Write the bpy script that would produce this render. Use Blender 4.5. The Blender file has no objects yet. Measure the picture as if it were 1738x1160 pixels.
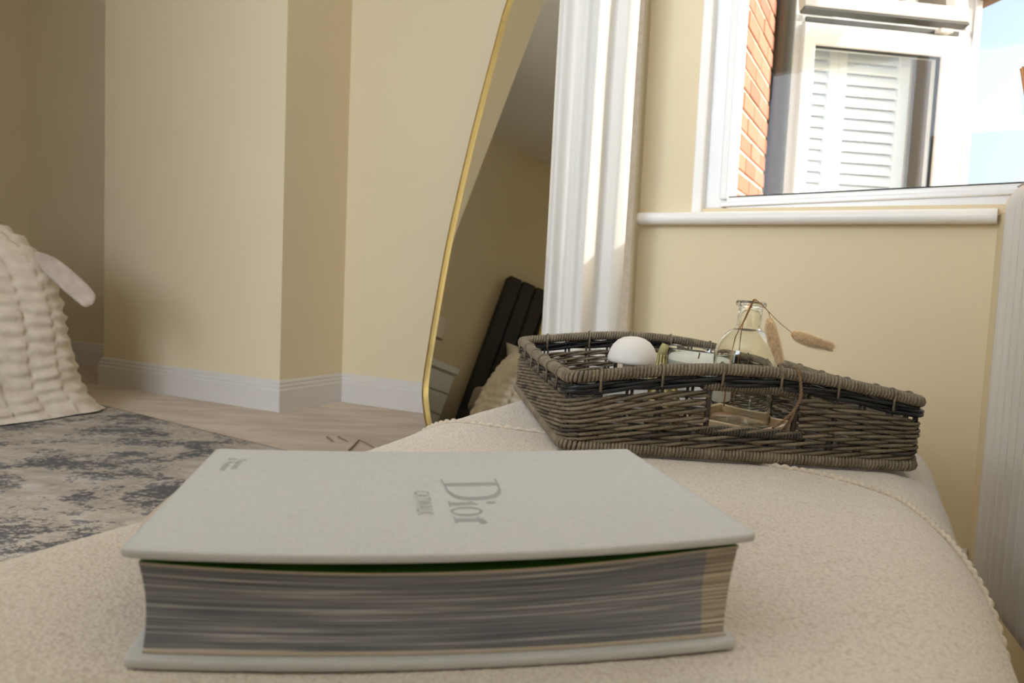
import bpy, bmesh, math, random
from math import sin, cos, pi, radians, sqrt
from mathutils import Vector, Matrix, noise
random.seed(7)
S = bpy.context.scene
COL = S.collection

# ------------------------------------------------------------------ camera, sky, sun, window light, exposure
HT = 0.44                       # height of the ottoman top
HC = HT + 0.1708                # camera height
F_PX, PITCH, ROLL = 1326.3, radians(4.35), radians(-2.542)
def cam_axes():
    fwd = Vector((0, cos(PITCH), -sin(PITCH))); right = Vector((1, 0, 0)); down = fwd.cross(right)
    c, s = cos(ROLL), sin(ROLL)
    return c*right + s*down, -s*right + c*down, fwd
AX_R, AX_D, AX_F = cam_axes()
cd = bpy.data.cameras.new('camera'); cam = bpy.data.objects.new('camera', cd); COL.objects.link(cam)
cd.sensor_width = 36.0; cd.lens = F_PX/1738*36; cd.clip_start = 0.02; cd.clip_end = 200
M = Matrix((AX_R, -AX_D, -AX_F)).transposed().to_4x4(); M.translation = Vector((0, 0, HC)); cam.matrix_world = M
cd.dof.use_dof = True; cd.dof.focus_distance = 0.88; cd.dof.aperture_fstop = 12.0
S.camera = cam
S.view_settings.view_transform = 'Standard'; S.view_settings.look = 'None'
S.view_settings.gamma = 1.0; S.view_settings.use_curve_mapping = False
S.view_settings.exposure = 0.0
S.cycles.use_denoising = True
S.cycles.max_bounces = 12; S.cycles.diffuse_bounces = 6; S.cycles.glossy_bounces = 6
S.cycles.transmission_bounces = 10; S.cycles.transparent_max_bounces = 16
S.cycles.sample_clamp_indirect = 6.0; S.cycles.caustics_reflective = False

W = bpy.data.worlds.new('world'); S.world = W; W.use_nodes = True
wn = W.node_tree.nodes; wl = W.node_tree.links; wn.clear()
wo = wn.new('ShaderNodeOutputWorld'); bg = wn.new('ShaderNodeBackground'); sky = wn.new('ShaderNodeTexSky')
sky.sky_type = 'NISHITA'; sky.sun_disc = False; sky.sun_elevation = radians(24); sky.sun_rotation = radians(103)
sky.air_density = 1.0; sky.dust_density = 5.0; sky.ozone_density = 1.0
bg.inputs['Strength'].default_value = 0.39
wl.new(sky.outputs[0], bg.inputs[0]); wl.new(bg.outputs[0], wo.inputs[0])

def azdir(az, el=0.0):
    a, e = radians(az), radians(el)
    return Vector((sin(a)*cos(e), cos(a)*cos(e), sin(e)))
sl = bpy.data.lights.new('sun', 'SUN'); sl.energy = 3.3; sl.angle = radians(0.53); sl.color = (1.0, 0.97, 0.92)
so = bpy.data.objects.new('sun', sl); COL.objects.link(so)
so.rotation_euler = (-azdir(103, 16)).to_track_quat('-Z', 'Y').to_euler(); so.location = (6, 0, 5)

U = azdir(-62); N = azdir(28)                     # room axes: U runs left along the far wall, N runs to the far wall
def un(u, n, z=0.0):
    p = U*u + N*n; p.z = z; return p
TH_W = -57
E1 = -azdir(TH_W); NW = azdir(TH_W+90)            # along the window wall (to the right), out through it
P1 = Vector((0.288, 1.8632, 0))
def ws(s, d, z): p = P1 + E1*s + NW*d; p.z = z; return p
def area(name, loc, to, sx, sy, power, color=(1, 1, 1), portal=False):
    l = bpy.data.lights.new(name, 'AREA'); l.shape = 'RECTANGLE'; l.size = sx; l.size_y = sy; l.energy = power; l.color = color
    o = bpy.data.objects.new(name, l); COL.objects.link(o); o.location = loc
    o.rotation_euler = (to).to_track_quat('-Z', 'Y').to_euler()
    if portal: l.cycles.is_portal = True
    return o
NBACK = -2.3
area('sky_light_rear_window', un(0.90, NBACK-0.25, 1.55), N + Vector((0, 0, 0.10)), 2.2, 1.5, 152, (0.90, 0.985, 1.15))
area('window_portal', ws(0.87, 0.16, 1.38), -NW, 1.36, 1.15, 1, portal=True)

# ------------------------------------------------------------------ helpers
def ray(x, y): return (AX_R*(x-869) + AX_D*(y-580) + AX_F*F_PX)/F_PX
CAM = Vector((0, 0, HC))
def onz(x, y, z):
    d = ray(x, y); return CAM + d*((z-HC)/d.z)
def at(x, y, depth): return CAM + ray(x, y)*depth
def onplane(x, y, nrm, c):
    d = ray(x, y); return CAM + d*((c - nrm.dot(CAM))/nrm.dot(d))

def link(name, me, mat=None, parent=None, loc=None):
    o = bpy.data.objects.new(name, me); COL.objects.link(o)
    if mat is not None and me is not None and len(me.materials) == 0: me.materials.append(mat)
    if parent is not None: o.parent = parent
    if loc is not None: o.location = loc
    return o
def mesh(name, v, f, smooth=False):
    me = bpy.data.meshes.new(name); me.from_pydata([tuple(p) for p in v], [], f); me.update()
    if smooth: me.polygons.foreach_set('use_smooth', [True]*len(me.polygons))
    return me
def mk(name, vf, mat, parent=None, smooth=False, loc=None):
    return link(name, mesh(name, vf[0], vf[1], smooth), mat, parent, loc)
def tag(o, label, cat, group=None, kind=None):
    if label: o['label'] = label
    if cat: o['category'] = cat
    if group: o['group'] = group
    if kind: o['kind'] = kind
    return o
def empty(name, loc, label, cat, rz=0.0, group=None):
    o = bpy.data.objects.new(name, None); COL.objects.link(o); o.location = loc; o.rotation_euler = (0, 0, rz)
    o.empty_display_size = 0.05
    return tag(o, label, cat, group)
def struct(o): o['kind'] = 'structure'; return o
def join(*vfs):
    V, Fc = [], []
    for v, f in vfs:
        b = len(V); V += [tuple(p) for p in v]; Fc += [tuple(i+b for i in q) for q in f]
    return V, Fc
def prism(poly, z0, z1):
    n = len(poly); v = [(p[0], p[1], z0) for p in poly] + [(p[0], p[1], z1) for p in poly]
    a = sum(poly[i][0]*poly[(i+1) % n][1] - poly[(i+1) % n][0]*poly[i][1] for i in range(n))
    f = [tuple(range(n))[::-1], tuple(range(n, 2*n))] + [(i, (i+1) % n, n+(i+1) % n, n+i) for i in range(n)]
    if a < 0: f = [q[::-1] for q in f]
    return v, f
def box(x0, x1, y0, y1, z0, z1): return prism([(x0, y0), (x1, y0), (x1, y1), (x0, y1)], z0, z1)
def obox(o, ax, ay, az_, a, b, c):
    """box in a frame: origin o, axes ax ay az_, ranges a b c"""
    v = [o + ax*i + ay*j + az_*k for k in c for j in b for i in a]
    f = [(0, 2, 3, 1), (4, 5, 7, 6), (0, 1, 5, 4), (1, 3, 7, 5), (3, 2, 6, 7), (2, 0, 4, 6)]
    if ax.cross(ay).dot(az_) < 0: f = [q[::-1] for q in f]
    return v, f
def bevel(vf, w, seg=2):
    bm = bmesh.new(); vs = [bm.verts.new(tuple(p)) for p in vf[0]]
    for q in vf[1]:
        try: bm.faces.new([vs[i] for i in q])
        except ValueError: pass
    bmesh.ops.bevel(bm, geom=bm.edges[:], offset=w, segments=seg, affect='EDGES', profile=0.5, clamp_overlap=True)
    bm.verts.index_update()
    out = ([v.co.copy() for v in bm.verts], [tuple(v.index for v in f.verts) for f in bm.faces]); bm.free(); return out
def grid(nu, nv, fn, closed_u=False, closed_v=False):
    v = [fn(i, j) for j in range(nv) for i in range(nu)]
    f = []
    for j in range(nv if closed_v else nv-1):
        for i in range(nu if closed_u else nu-1):
            i2, j2 = (i+1) % nu, (j+1) % nv
            f.append((j*nu+i, j*nu+i2, j2*nu+i2, j2*nu+i))
    return v, f
def lathe(prof, seg=32, cx=0.0, cy=0.0, cap0=True, cap1=True, fn=None):
    def p(i, j):
        r, z = prof[j]; a = 2*pi*i/seg
        if fn: r = fn(r, z, a)
        return (cx + r*cos(a), cy + r*sin(a), z)
    v, f = grid(seg, len(prof), p, closed_u=True)
    n = len(prof)
    if cap0: f.append(tuple(range(seg))[::-1])
    if cap1: f.append(tuple((n-1)*seg + i for i in range(seg)))
    return v, f
def tube(pts, r, sides=6, closed=False, caps=True, rfn=None):
    pts = [Vector(p) for p in pts]; n = len(pts); V = []; Fc = []
    ref = None
    for i, p in enumerate(pts):
        if closed: t = pts[(i+1) % n] - pts[i-1]
        else: t = pts[min(i+1, n-1)] - pts[max(i-1, 0)]
        t.normalize()
        if ref is None:
            ref = Vector((0, 0, 1)) if abs(t.z) < 0.9 else Vector((1, 0, 0))
        ref = (ref - t*ref.dot(t))
        if ref.length < 1e-6: ref = t.orthogonal()
        ref.normalize(); b = t.cross(ref)
        rr = rfn(i/(n-1 if n > 1 else 1)) if rfn else r
        for k in range(sides):
            a = 2*pi*k/sides; V.append(p + ref*(cos(a)*rr) + b*(sin(a)*rr))
    for i in range(n if closed else n-1):
        j = (i+1) % n
        for k in range(sides):
            k2 = (k+1) % sides; Fc.append((i*sides+k, i*sides+k2, j*sides+k2, j*sides+k))
    if caps and not closed:
        Fc.append(tuple(range(sides))[::-1]); Fc.append(tuple((n-1)*sides+k for k in range(sides)))
    return V, Fc
def spline(ctrl, n, closed=False):
    """Catmull-Rom through the control points"""
    P = [Vector(c) for c in ctrl]; m = len(P); out = []
    segs = m if closed else m-1
    for q in range(n if closed else n):
        t = q/n*segs if closed else q/(n-1)*segs
        i = min(int(t), segs-1); f = t-i
        g = (lambda k: P[k % m]) if closed else (lambda k: P[max(0, min(m-1, k))])
        a, b, c, d = g(i-1), g(i), g(i+1), g(i+2)
        out.append(0.5*((2*b) + (c-a)*f + (2*a-5*b+4*c-d)*f*f + (3*b-a-3*c+d)*f**3))
    return out
def sm(x, a, b):
    t = max(0.0, min(1.0, (x-a)/(b-a))); return t*t*(3-2*t)
def lerp_table(tab, x):
    if x <= tab[0][0]: return tab[0][1]
    for (x0, y0), (x1, y1) in zip(tab, tab[1:]):
        if x <= x1: return y0 + (y1-y0)*(x-x0)/(x1-x0)
    return tab[-1][1]

# ------------------------------------------------------------------ materials
def srgb(r, g, b):
    f = lambda c: (c/255/12.92) if c/255 <= 0.04045 else ((c/255+0.055)/1.055)**2.4
    return (f(r), f(g), f(b), 1.0)
class NT:
    def __init__(s, name):
        s.m = bpy.data.materials.new(name); s.m.use_nodes = True; s.t = s.m.node_tree; s.t.nodes.clear()
        s.out = s.n('ShaderNodeOutputMaterial'); s.tc = s.n('ShaderNodeTexCoord')
    def n(s, k, **kw):
        x = s.t.nodes.new(k)
        for a, b in kw.items(): setattr(x, a, b)
        return x
    def l(s, a, b): s.t.links.new(a, b)
    def vec(s, scale=(1, 1, 1), rot=(0, 0, 0)):
        mp = s.n('ShaderNodeMapping'); mp.inputs['Scale'].default_value = scale; mp.inputs['Rotation'].default_value = rot
        s.l(s.tc.outputs['Object'], mp.inputs[0]); return mp.outputs[0]
    def noise(s, scale, detail=3, rough=0.5, v=None, dist=0.0):
        x = s.n('ShaderNodeTexNoise'); x.inputs['Scale'].default_value = scale; x.inputs['Detail'].default_value = detail
        x.inputs['Roughness'].default_value = rough; x.inputs['Distortion'].default_value = dist
        s.l(v if v is not None else s.vec(), x.inputs['Vector']); return x.outputs['Fac']
    def vor(s, scale, v=None, feature='F1'):
        x = s.n('ShaderNodeTexVoronoi', feature=feature); x.inputs['Scale'].default_value = scale
        s.l(v if v is not None else s.vec(), x.inputs['Vector']); return x.outputs['Distance']
    def ramp(s, fac, stops, interp='LINEAR'):
        x = s.n('ShaderNodeValToRGB'); x.color_ramp.interpolation = interp
        e = x.color_ramp.elements
        while len(e) < len(stops): e.new(0.5)
        for i, (p, c) in enumerate(stops): e[i].position = p; e[i].color = c
        s.l(fac, x.inputs[0]); return x.outputs[0]
    def mix(s, fac, a, b, mode='MIX'):
        x = s.n('ShaderNodeMix', data_type='RGBA', blend_type=mode)
        for sock, val in ((0, fac), (6, a), (7, b)):
            if hasattr(val, 'node'): s.l(val, x.inputs[sock])
            else: x.inputs[sock].default_value = val
        return x.outputs[2]
    def math(s, op, a, b=0.0):
        x = s.n('ShaderNodeMath', operation=op)
        for k, val in ((0, a), (1, b)):
            if hasattr(val, 'node'): s.l(val, x.inputs[k])
            else: x.inputs[k].default_value = val
        return x.outputs[0]
    def bump(s, h, strength=0.3, dist=0.01):
        x = s.n('ShaderNodeBump'); x.inputs['Strength'].default_value = strength; x.inputs['Distance'].default_value = dist
        s.l(h, x.inputs['Height']); return x.outputs[0]
    def bsdf(s, color, rough=0.6, normal=None, **kw):
        x = s.n('ShaderNodeBsdfPrincipled')
        if hasattr(color, 'node'): s.l(color, x.inputs['Base Color'])
        else: x.inputs['Base Color'].default_value = color
        if hasattr(rough, 'node'): s.l(rough, x.inputs['Roughness'])
        else: x.inputs['Roughness'].default_value = rough
        if normal is not None: s.l(normal, x.inputs['Normal'])
        for k, val in kw.items(): x.inputs[k.replace('_', ' ')].default_value = val
        return x
    def done(s, sh): s.l(sh.outputs[0] if not hasattr(sh, 'node') or hasattr(sh, 'outputs') else sh, s.out.inputs[0]); return s.m

def plain(name, col, rough=0.6, var=0.06, nscale=30, bump=0.0, bscale=200, bdist=0.002, **kw):
    t = NT(name); c = [x for x in col]
    lo = tuple(x*(1-var) for x in c[:3]) + (1,); hi = tuple(min(1, x*(1+var)) for x in c[:3]) + (1,)
    colr = t.ramp(t.noise(nscale, 3), [(0.3, lo), (0.7, hi)])
    nm = t.bump(t.noise(bscale, 2), bump, bdist) if bump else None
    return t.done(t.bsdf(colr, rough, nm, **kw))

m_wall = plain('wall_paint', srgb(226, 210, 177), 0.85, 0.012, 3, 0.05, 400, 0.001)
m_ceil = plain('ceiling_paint', srgb(246, 243, 236), 0.9, 0.01, 3)
m_white = plain('white_gloss_paint', srgb(244, 242, 238), 0.35, 0.015, 8)
m_base = plain('white_skirting_paint', srgb(216, 211, 204), 0.4, 0.015, 8)
m_upvc = plain('white_upvc', srgb(240, 240, 240), 0.25, 0.01, 8)
m_bead = plain('dark_glazing_bead', srgb(40, 42, 46), 0.5, 0.1, 50)
m_gold = plain('brushed_gold', srgb(228, 202, 138), 0.3, 0.04, 60, Metallic=1.0)
m_rad = plain('white_radiator_enamel', srgb(224, 221, 214), 0.14, 0.01, 6)
m_chrome = plain('chrome', srgb(210, 210, 212), 0.15, 0.02, 30, Metallic=1.0)
m_wood_leg = plain('dark_wood', srgb(70, 52, 38), 0.5, 0.2, 30)

def carpet_mat():
    t = NT('beige_carpet')
    v = t.vec((1, 1, 1))
    streak = t.noise(3.2, 3, 0.55, t.vec((1.0, 3.6, 1), (0, 0, radians(-20))), 0.6)
    fine = t.noise(260, 2, 0.7, v)
    c = t.mix(t.math('MULTIPLY', fine, 0.5), t.ramp(streak, [(0.36, srgb(196, 176, 152)), (0.62, srgb(222, 205, 184))]), srgb(180, 160, 136))
    return t.done(t.bsdf(c, 0.95, t.bump(fine, 0.6, 0.004), Sheen_Weight=0.2))
def rug_mat():
    t = NT('distressed_grey_rug')
    va = t.vec((1.0, 1.5, 1), (0, 0, radians(12)))
    big = t.noise(3.0, 4, 0.6, va, 0.7); mid = t.noise(11, 5, 0.7, va, 0.5); small = t.noise(48, 6, 0.8, t.vec((1, 1.25, 1), (0, 0, radians(12))), 0.3)
    base = t.ramp(mid, [(0.30, srgb(142, 134, 125)), (0.5, srgb(178, 165, 148)), (0.7, srgb(202, 197, 190))])
    dark = t.math('ADD', t.math('MULTIPLY', big, 0.42), t.math('ADD', t.math('MULTIPLY', mid, 0.22), t.math('MULTIPLY', small, 0.36)))
    mask = t.ramp(dark, [(0.505, (0, 0, 0, 1)), (0.535, (1, 1, 1, 1))])
    c = t.mix(mask, base, srgb(54, 51, 48))
    light = t.ramp(t.math('ADD', t.math('MULTIPLY', mid, 0.5), t.math('MULTIPLY', small, 0.5)), [(0.56, (0, 0, 0, 1)), (0.63, (1, 1, 1, 1))])
    c = t.mix(t.math('MULTIPLY', light, 0.5), c, srgb(200, 198, 196))
    h = t.math('ADD', t.noise(400, 2), small)
    return t.done(t.bsdf(c, 0.95, t.bump(h, 0.5, 0.006), Sheen_Weight=0.15))
def boucle_mat():
    t = NT('cream_boucle')
    v = t.vec((1, 1, 1))
    cell = t.vor(420, v); fine = t.noise(900, 2, 0.6, v)
    c = t.ramp(cell, [(0.0, srgb(236, 229, 219)), (0.55, srgb(218, 209, 197)), (0.95, srgb(196, 182, 165))])
    c = t.mix(t.math('MULTIPLY', t.noise(60, 3, 0.5, v), 0.35), c, srgb(238, 230, 220))
    h = t.math('ADD', t.math('MULTIPLY', cell, -1.0), t.math('MULTIPLY', fine, 0.4))
    return t.done(t.bsdf(c, 0.92, t.bump(h, 0.5, 0.002), Sheen_Weight=0.25))
def fur_mat(name, a, b):
    t = NT(name); f = t.noise(500, 3, 0.7); g = t.noise(25, 3)
    c = t.ramp(g, [(0.3, a), (0.7, b)])
    return t.done(t.bsdf(c, 0.95, t.bump(f, 0.45, 0.003), Sheen_Weight=0.3))
def cloth_mat():
    t = NT('white_curtain_cloth')
    w = t.noise(700, 1, 0.5, t.vec((1, 1, 0.2)))
    d = t.bsdf(srgb(240, 239, 236), 0.9, t.bump(w, 0.08, 0.001))
    tr = t.n('ShaderNodeBsdfTranslucent'); tr.inputs[0].default_value = srgb(240, 238, 232)
    mx = t.n('ShaderNodeMixShader'); mx.inputs[0].default_value = 0.35
    t.l(d.outputs[0], mx.inputs[1]); t.l(tr.outputs[0], mx.inputs[2]); t.l(mx.outputs[0], t.out.inputs[0]); return t.m
def pane_mat(name, tint=(0.97, 0.985, 0.98, 1), refl=0.5):
    t = NT(name)
    tr = t.n('ShaderNodeBsdfTransparent'); tr.inputs[0].default_value = tint
    gl = t.n('ShaderNodeBsdfGlossy'); gl.inputs['Roughness'].default_value = 0.02
    fr = t.n('ShaderNodeFresnel'); fr.inputs[0].default_value = 1.45
    ge = t.n('ShaderNodeNewGeometry')
    k = t.math('MULTIPLY', t.math('MULTIPLY', fr.outputs[0], refl), t.math('SUBTRACT', 1.0, ge.outputs['Backfacing']))
    mx = t.n('ShaderNodeMixShader'); t.l(k, mx.inputs[0]); t.l(tr.outputs[0], mx.inputs[1]); t.l(gl.outputs[0], mx.inputs[2])
    t.l(mx.outputs[0], t.out.inputs[0]); return t.m
def glass_mat(name, col=(1, 1, 1, 1), rough=0.0):
    t = NT(name); g = t.n('ShaderNodeBsdfGlass'); g.inputs['Color'].default_value = col; g.inputs['Roughness'].default_value = rough
    g.inputs['IOR'].default_value = 1.47; t.l(g.outputs[0], t.out.inputs[0]); return t.m
def mirror_mat():
    t = NT('mirror_silver'); g = t.n('ShaderNodeBsdfGlossy'); g.inputs['Color'].default_value = (0.84, 0.86, 0.84, 1); g.inputs['Roughness'].default_value = 0.0
    t.l(g.outputs[0], t.out.inputs[0]); return t.m
def linen_mat(name, col):
    t = NT(name)
    w1 = t.noise(900, 2, 0.6, t.vec((1, 0.12, 1))); w2 = t.noise(900, 2, 0.6, t.vec((0.12, 1, 1)))
    w = t.math('ADD', w1, w2); sp = t.noise(70, 4, 0.6)
    lo = tuple(x*0.93 for x in col[:3]) + (1,); hi = tuple(min(1, x*1.05) for x in col[:3]) + (1,)
    c = t.ramp(t.math('MULTIPLY', w, 0.5), [(0.35, lo), (0.65, hi)])
    c = t.mix(t.ramp(sp, [(0.66, (0, 0, 0, 1)), (0.76, (0.35, 0.35, 0.35, 1))]), c, tuple(x*0.8 for x in col[:3]) + (1,))
    return t.done(t.bsdf(c, 0.7, t.bump(w, 0.15, 0.0006)))
def pages_mat(L):
    t = NT('printed_page_edges')
    def uvv(sc):
        mp = t.n('ShaderNodeMapping'); mp.inputs['Scale'].default_value = sc; t.l(t.tc.outputs['UV'], mp.inputs[0]); return mp.outputs[0]
    lay = t.noise(1, 2, 0.7, uvv((9, 1300, 1))); lay2 = t.noise(1, 4, 0.85, uvv((2.0, 300, 1)))
    sx = t.n('ShaderNodeSeparateXYZ'); t.l(t.tc.outputs['UV'], sx.inputs[0])
    s = t.math('ADD', t.math('MULTIPLY', lay, 0.5), t.math('MULTIPLY', lay2, 0.5))
    dark = t.ramp(s, [(0.36, srgb(74, 77, 86)), (0.46, srgb(118, 121, 130)), (0.54, srgb(146, 148, 154)), (0.60, srgb(216, 211, 210))])
    marg = t.ramp(s, [(0.38, srgb(84, 82, 80)), (0.46, srgb(132, 124, 114)), (0.53, srgb(196, 184, 164)), (0.60, srgb(226, 216, 198))])
    k = t.ramp(t.math('ADD', sx.outputs[0], t.math('MULTIPLY', lay2, 0.004)), [(0.0, (0, 0, 0, 1)), (1.0, (1, 1, 1, 1))], 'CONSTANT')
    e = k.node.color_ramp.elements; e[1].position = L*0.932
    c = t.mix(k, dark, marg)
    return t.done(t.bsdf(c, 0.75, t.bump(lay, 0.3, 0.0006)))
def wicker_mat(name, a, b, rough=0.6):
    t = NT(name)
    n1 = t.noise(55, 3, 0.6); n2 = t.noise(900, 3, 0.7)
    c = t.ramp(n1, [(0.3, a), (0.7, b)])
    c = t.mix(t.ramp(n2, [(0.5, (0, 0, 0, 1)), (0.68, (0.55, 0.55, 0.55, 1))]), c, tuple(min(1, x*2.3+0.01) for x in b[:3]) + (1,))
    return t.done(t.bsdf(c, rough, t.bump(n2, 0.35, 0.0008)))
def brick_mat():
    t = NT('red_brick'); oi = t.n('ShaderNodeObjectInfo')
    c = t.ramp(oi.outputs['Random'], [(0.0, srgb(150, 98, 82)), (0.5, srgb(166, 116, 98)), (1.0, srgb(138, 92, 80))])
    n1 = t.noise(40, 4, 0.7)
    c = t.mix(t.math('MULTIPLY', n1, 0.4), c, srgb(190, 140, 118))
    return t.done(t.bsdf(c, 0.9, t.bump(n1, 0.3, 0.004)))
def gourd_mat():
    t = NT('green_striped_gourd')
    sx = t.n('ShaderNodeSeparateXYZ'); t.l(t.tc.outputs['Object'], sx.inputs[0])
    an = t.math('ARCTAN2', sx.outputs[1], sx.outputs[0])
    st = t.math('SINE', t.math('MULTIPLY', an, 11.0))
    st = t.math('ADD', t.math('MULTIPLY', st, 0.35), t.noise(160, 3, 0.7))
    c = t.ramp(st, [(0.22, srgb(88, 92, 48)), (0.5, srgb(150, 142, 78)), (0.75, srgb(206, 192, 128)), (0.95, srgb(222, 214, 168))])
    return t.done(t.bsdf(c, 0.45, t.bump(t.noise(300, 3), 0.2, 0.002)))

m_carpet = carpet_mat(); m_rug = rug_mat(); m_boucle = boucle_mat()
m_piping = plain('cream_piping_cord', srgb(212, 200, 184), 0.9, 0.12, 300, 0.4, 700, 0.001)
m_curtain = cloth_mat(); m_pane = pane_mat('window_pane_glass'); m_mirror = mirror_mat()
m_fur = fur_mat('beige_ribbed_fur', srgb(222, 207, 188), srgb(238, 226, 210)); m_flap = fur_mat('grey_beige_satin', srgb(176, 160, 144), srgb(198, 182, 166))
m_cover = linen_mat('pale_grey_book_cloth', srgb(206, 208, 210)); m_ink = plain('grey_foil_lettering', srgb(166, 167, 170), 0.6, 0.03, 300)
m_green = plain('green_endpaper', srgb(96, 140, 56), 0.7, 0.04, 60)
m_leafedge = plain('cream_paper', srgb(206, 194, 178), 0.8, 0.05, 200)
m_wick = wicker_mat('grey_willow', srgb(78, 68, 54), srgb(118, 106, 88))
m_wick2 = wicker_mat('grey_brown_willow', srgb(92, 82, 66), srgb(136, 124, 104))
m_wickd = wicker_mat('dark_willow', srgb(44, 39, 33), srgb(70, 62, 52))
m_black = plain('black_lacquered_willow', srgb(22, 24, 30), 0.3, 0.2, 200)
m_glass = glass_mat('clear_bottle_glass', (0.985, 0.985, 0.955, 1)); m_jarglass = glass_mat('clear_jar_glass', (0.97, 0.985, 0.975, 1))
m_wax = plain('white_wax', srgb(238, 236, 230), 0.5, 0.02, 60, Subsurface_Weight=0.2)
m_mush = plain('white_ceramic', srgb(236, 233, 230), 0.7, 0.02, 40, 0.1, 120, 0.001)
m_mushstem = plain('tan_ceramic', srgb(214, 204, 190), 0.7, 0.03, 60)
m_rawwood = plain('raw_pale_wood', srgb(214, 192, 162), 0.7, 0.08, 60, 0.1, 300, 0.0008); m_innerwood = plain('brown_wood', srgb(168, 128, 92), 0.6, 0.12, 50)
m_twine = plain('jute_twine', srgb(140, 114, 86), 0.9, 0.15, 500, 0.4, 900, 0.001)
m_stem = plain('dry_grass_stem', srgb(170, 122, 76), 0.8, 0.12, 300)
m_tail = plain('bunny_tail_fluff', srgb(242, 218, 180), 0.95, 0.1, 300); m_tailcore = plain('bunny_tail_core', srgb(214, 178, 130), 0.95, 0.12, 300)
m_gstem = plain('pale_green_gourd_stem', srgb(176, 170, 120), 0.8, 0.15, 300)
m_card = plain('white_card', srgb(232, 230, 226), 0.7, 0.02, 100)
m_dkfab = plain('charcoal_upholstery', srgb(62, 58, 54), 0.9, 0.08, 200, 0.2, 900, 0.001)
m_chest = plain('pale_grey_lacquer', srgb(226, 227, 221), 0.45, 0.015, 6)
m_shade = plain('taupe_lamp_shade', srgb(216, 196, 170), 0.85, 0.05, 300); m_shtr = plain('white_shutter_paint', srgb(236, 240, 244), 0.5, 0.01, 10)
m_linen = plain('ivory_bed_linen', srgb(226, 218, 206), 0.9, 0.02, 40)
m_brick = brick_mat(); m_mortar = plain('pale_mortar', srgb(206, 192, 172), 0.95, 0.08, 80, 0.3, 200, 0.004)
m_pipe = plain('dark_grey_drainpipe', srgb(70, 72, 70), 0.25, 0.05, 30)
m_roof = plain('brown_eave', srgb(126, 98, 76), 0.8, 0.1, 20)
m_grass = plain('outside_ground', srgb(150, 146, 132), 0.95, 0.15, 2)
m_reed = plain('reed_stick', srgb(186, 132, 88), 0.8, 0.1, 200); m_amber = glass_mat('amber_glass', (0.75, 0.45, 0.2, 1))

# ------------------------------------------------------------------ room shell
UL, ZC = 5.04, 2.66
P2n = 2.93
ret_dir = azdir(6.5)
tt = (P2n - N.dot(P1))/N.dot(ret_dir); P2 = P1 + ret_dir*tt
PR = ws(1.95, 0, 0)                                  # right end of the window wall
uR = U.dot(PR)
CH0, CH1, CHN = 2.48, 3.69, 2.52                     # chimney breast
def wallseg(name, a, b, out, t=0.14, z0=0.0, z1=ZC, mat=m_wall):
    a, b = Vector(a), Vector(b); o = Vector(out)*t
    return struct(mk(name, prism([a[:2], b[:2], (b+o)[:2], (a+o)[:2]], z0, z1), mat))
wallseg('wall_alcove', P2 - U*0.14, un(UL+.14, P2n), N)
struct(mk('wall_chimney', prism([un(CH0, P2n)[:2], un(CH0, CHN)[:2], un(CH1, CHN)[:2], un(CH1, P2n)[:2]], 0, ZC), m_wall))
wallseg('wall_left', un(UL, P2n), un(UL, NBACK), U)
ret_out = Vector((ret_dir.y, -ret_dir.x, 0))
# the window wall meets the return wall in an outside corner
GL, GR, GB, GT = 0.150, 1.62, 0.795, 1.96            # rough opening of the window
def wbox(s0, s1, d0, d1, z0, z1): return obox(P1, E1, NW, Vector((0, 0, 1)), (s0, s1), (d0, d1), (z0, z1))
struct(mk('wall_window', join(wbox(0, 1.95, 0, 0.2, 0, GB), wbox(0, 1.95, 0, 0.2, GT, ZC), wbox(0, GL, 0, 0.2, GB, GT), wbox(GR, 1.95, 0, 0.2, GB, GT)), m_wall))
struct(mk('wall_return', prism([P1[:2], P2[:2], (P2+ret_out*0.14)[:2], (P1+ret_out*0.14)[:2]], 0, ZC), m_wall))
PB = un(uR, NBACK)
wallseg('wall_right', PR, PB, -U)
# rear wall with a wide window opening
wu0, wu1, wz0, wz1 = -0.25, 2.05, 0.80, 2.30
def bbox(u0, u1, z0, z1, n0=NBACK-0.14, n1=NBACK): return obox(Vector((0, 0, 0)), U, N, Vector((0, 0, 1)), (u0, u1), (n0, n1), (z0, z1))
struct(mk('wall_rear', join(bbox(uR-.14, wu0, 0, ZC), bbox(wu1, UL+.14, 0, ZC), bbox(wu0, wu1, 0, wz0), bbox(wu0, wu1, wz1, ZC)), m_wall))
fr = join(bbox(wu0, wu0+.06, wz0, wz1, NBACK-.12, NBACK-.05), bbox(wu1-.06, wu1, wz0, wz1, NBACK-.12, NBACK-.05), bbox(wu0, wu1, wz0, wz0+.06, NBACK-.12, NBACK-.05),
          bbox(wu0, wu1, wz1-.06, wz1, NBACK-.12, NBACK-.05), bbox(.87, .93, wz0, wz1, NBACK-.12, NBACK-.05))
w2 = struct(mk('window_2', fr, m_upvc)); mk('pane', bbox(wu0+.05, wu1-.05, wz0+.05, wz1-.05, NBACK-.088, NBACK-.082), m_pane, w2)
struct(mk('shade_blocker_near', join(obox(Vector((0, 0, 0)), U, N, Vector((0, 0, 1)), (-1.1, .45), (-.60, -.48), (0, 1.35)), obox(Vector((0, 0, 0)), U, N, Vector((0, 0, 1)), (.45, .90), (-.60, -.48), (0, 1.0))), m_dkfab))  # unseen dark blocker added behind the camera to shade book front and ottoman
struct(mk('shade_blocker_left', obox(Vector((0, 0, 0)), U, N, Vector((0, 0, 1)), (2.2, 2.32), (NBACK, -.60), (0, ZC)), m_wall))  # unseen blocker added beside the rear window to darken the left alcove
outline = [P1 - NW*0 , P2, un(UL, P2n), un(UL, NBACK), PB, PR]
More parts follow.
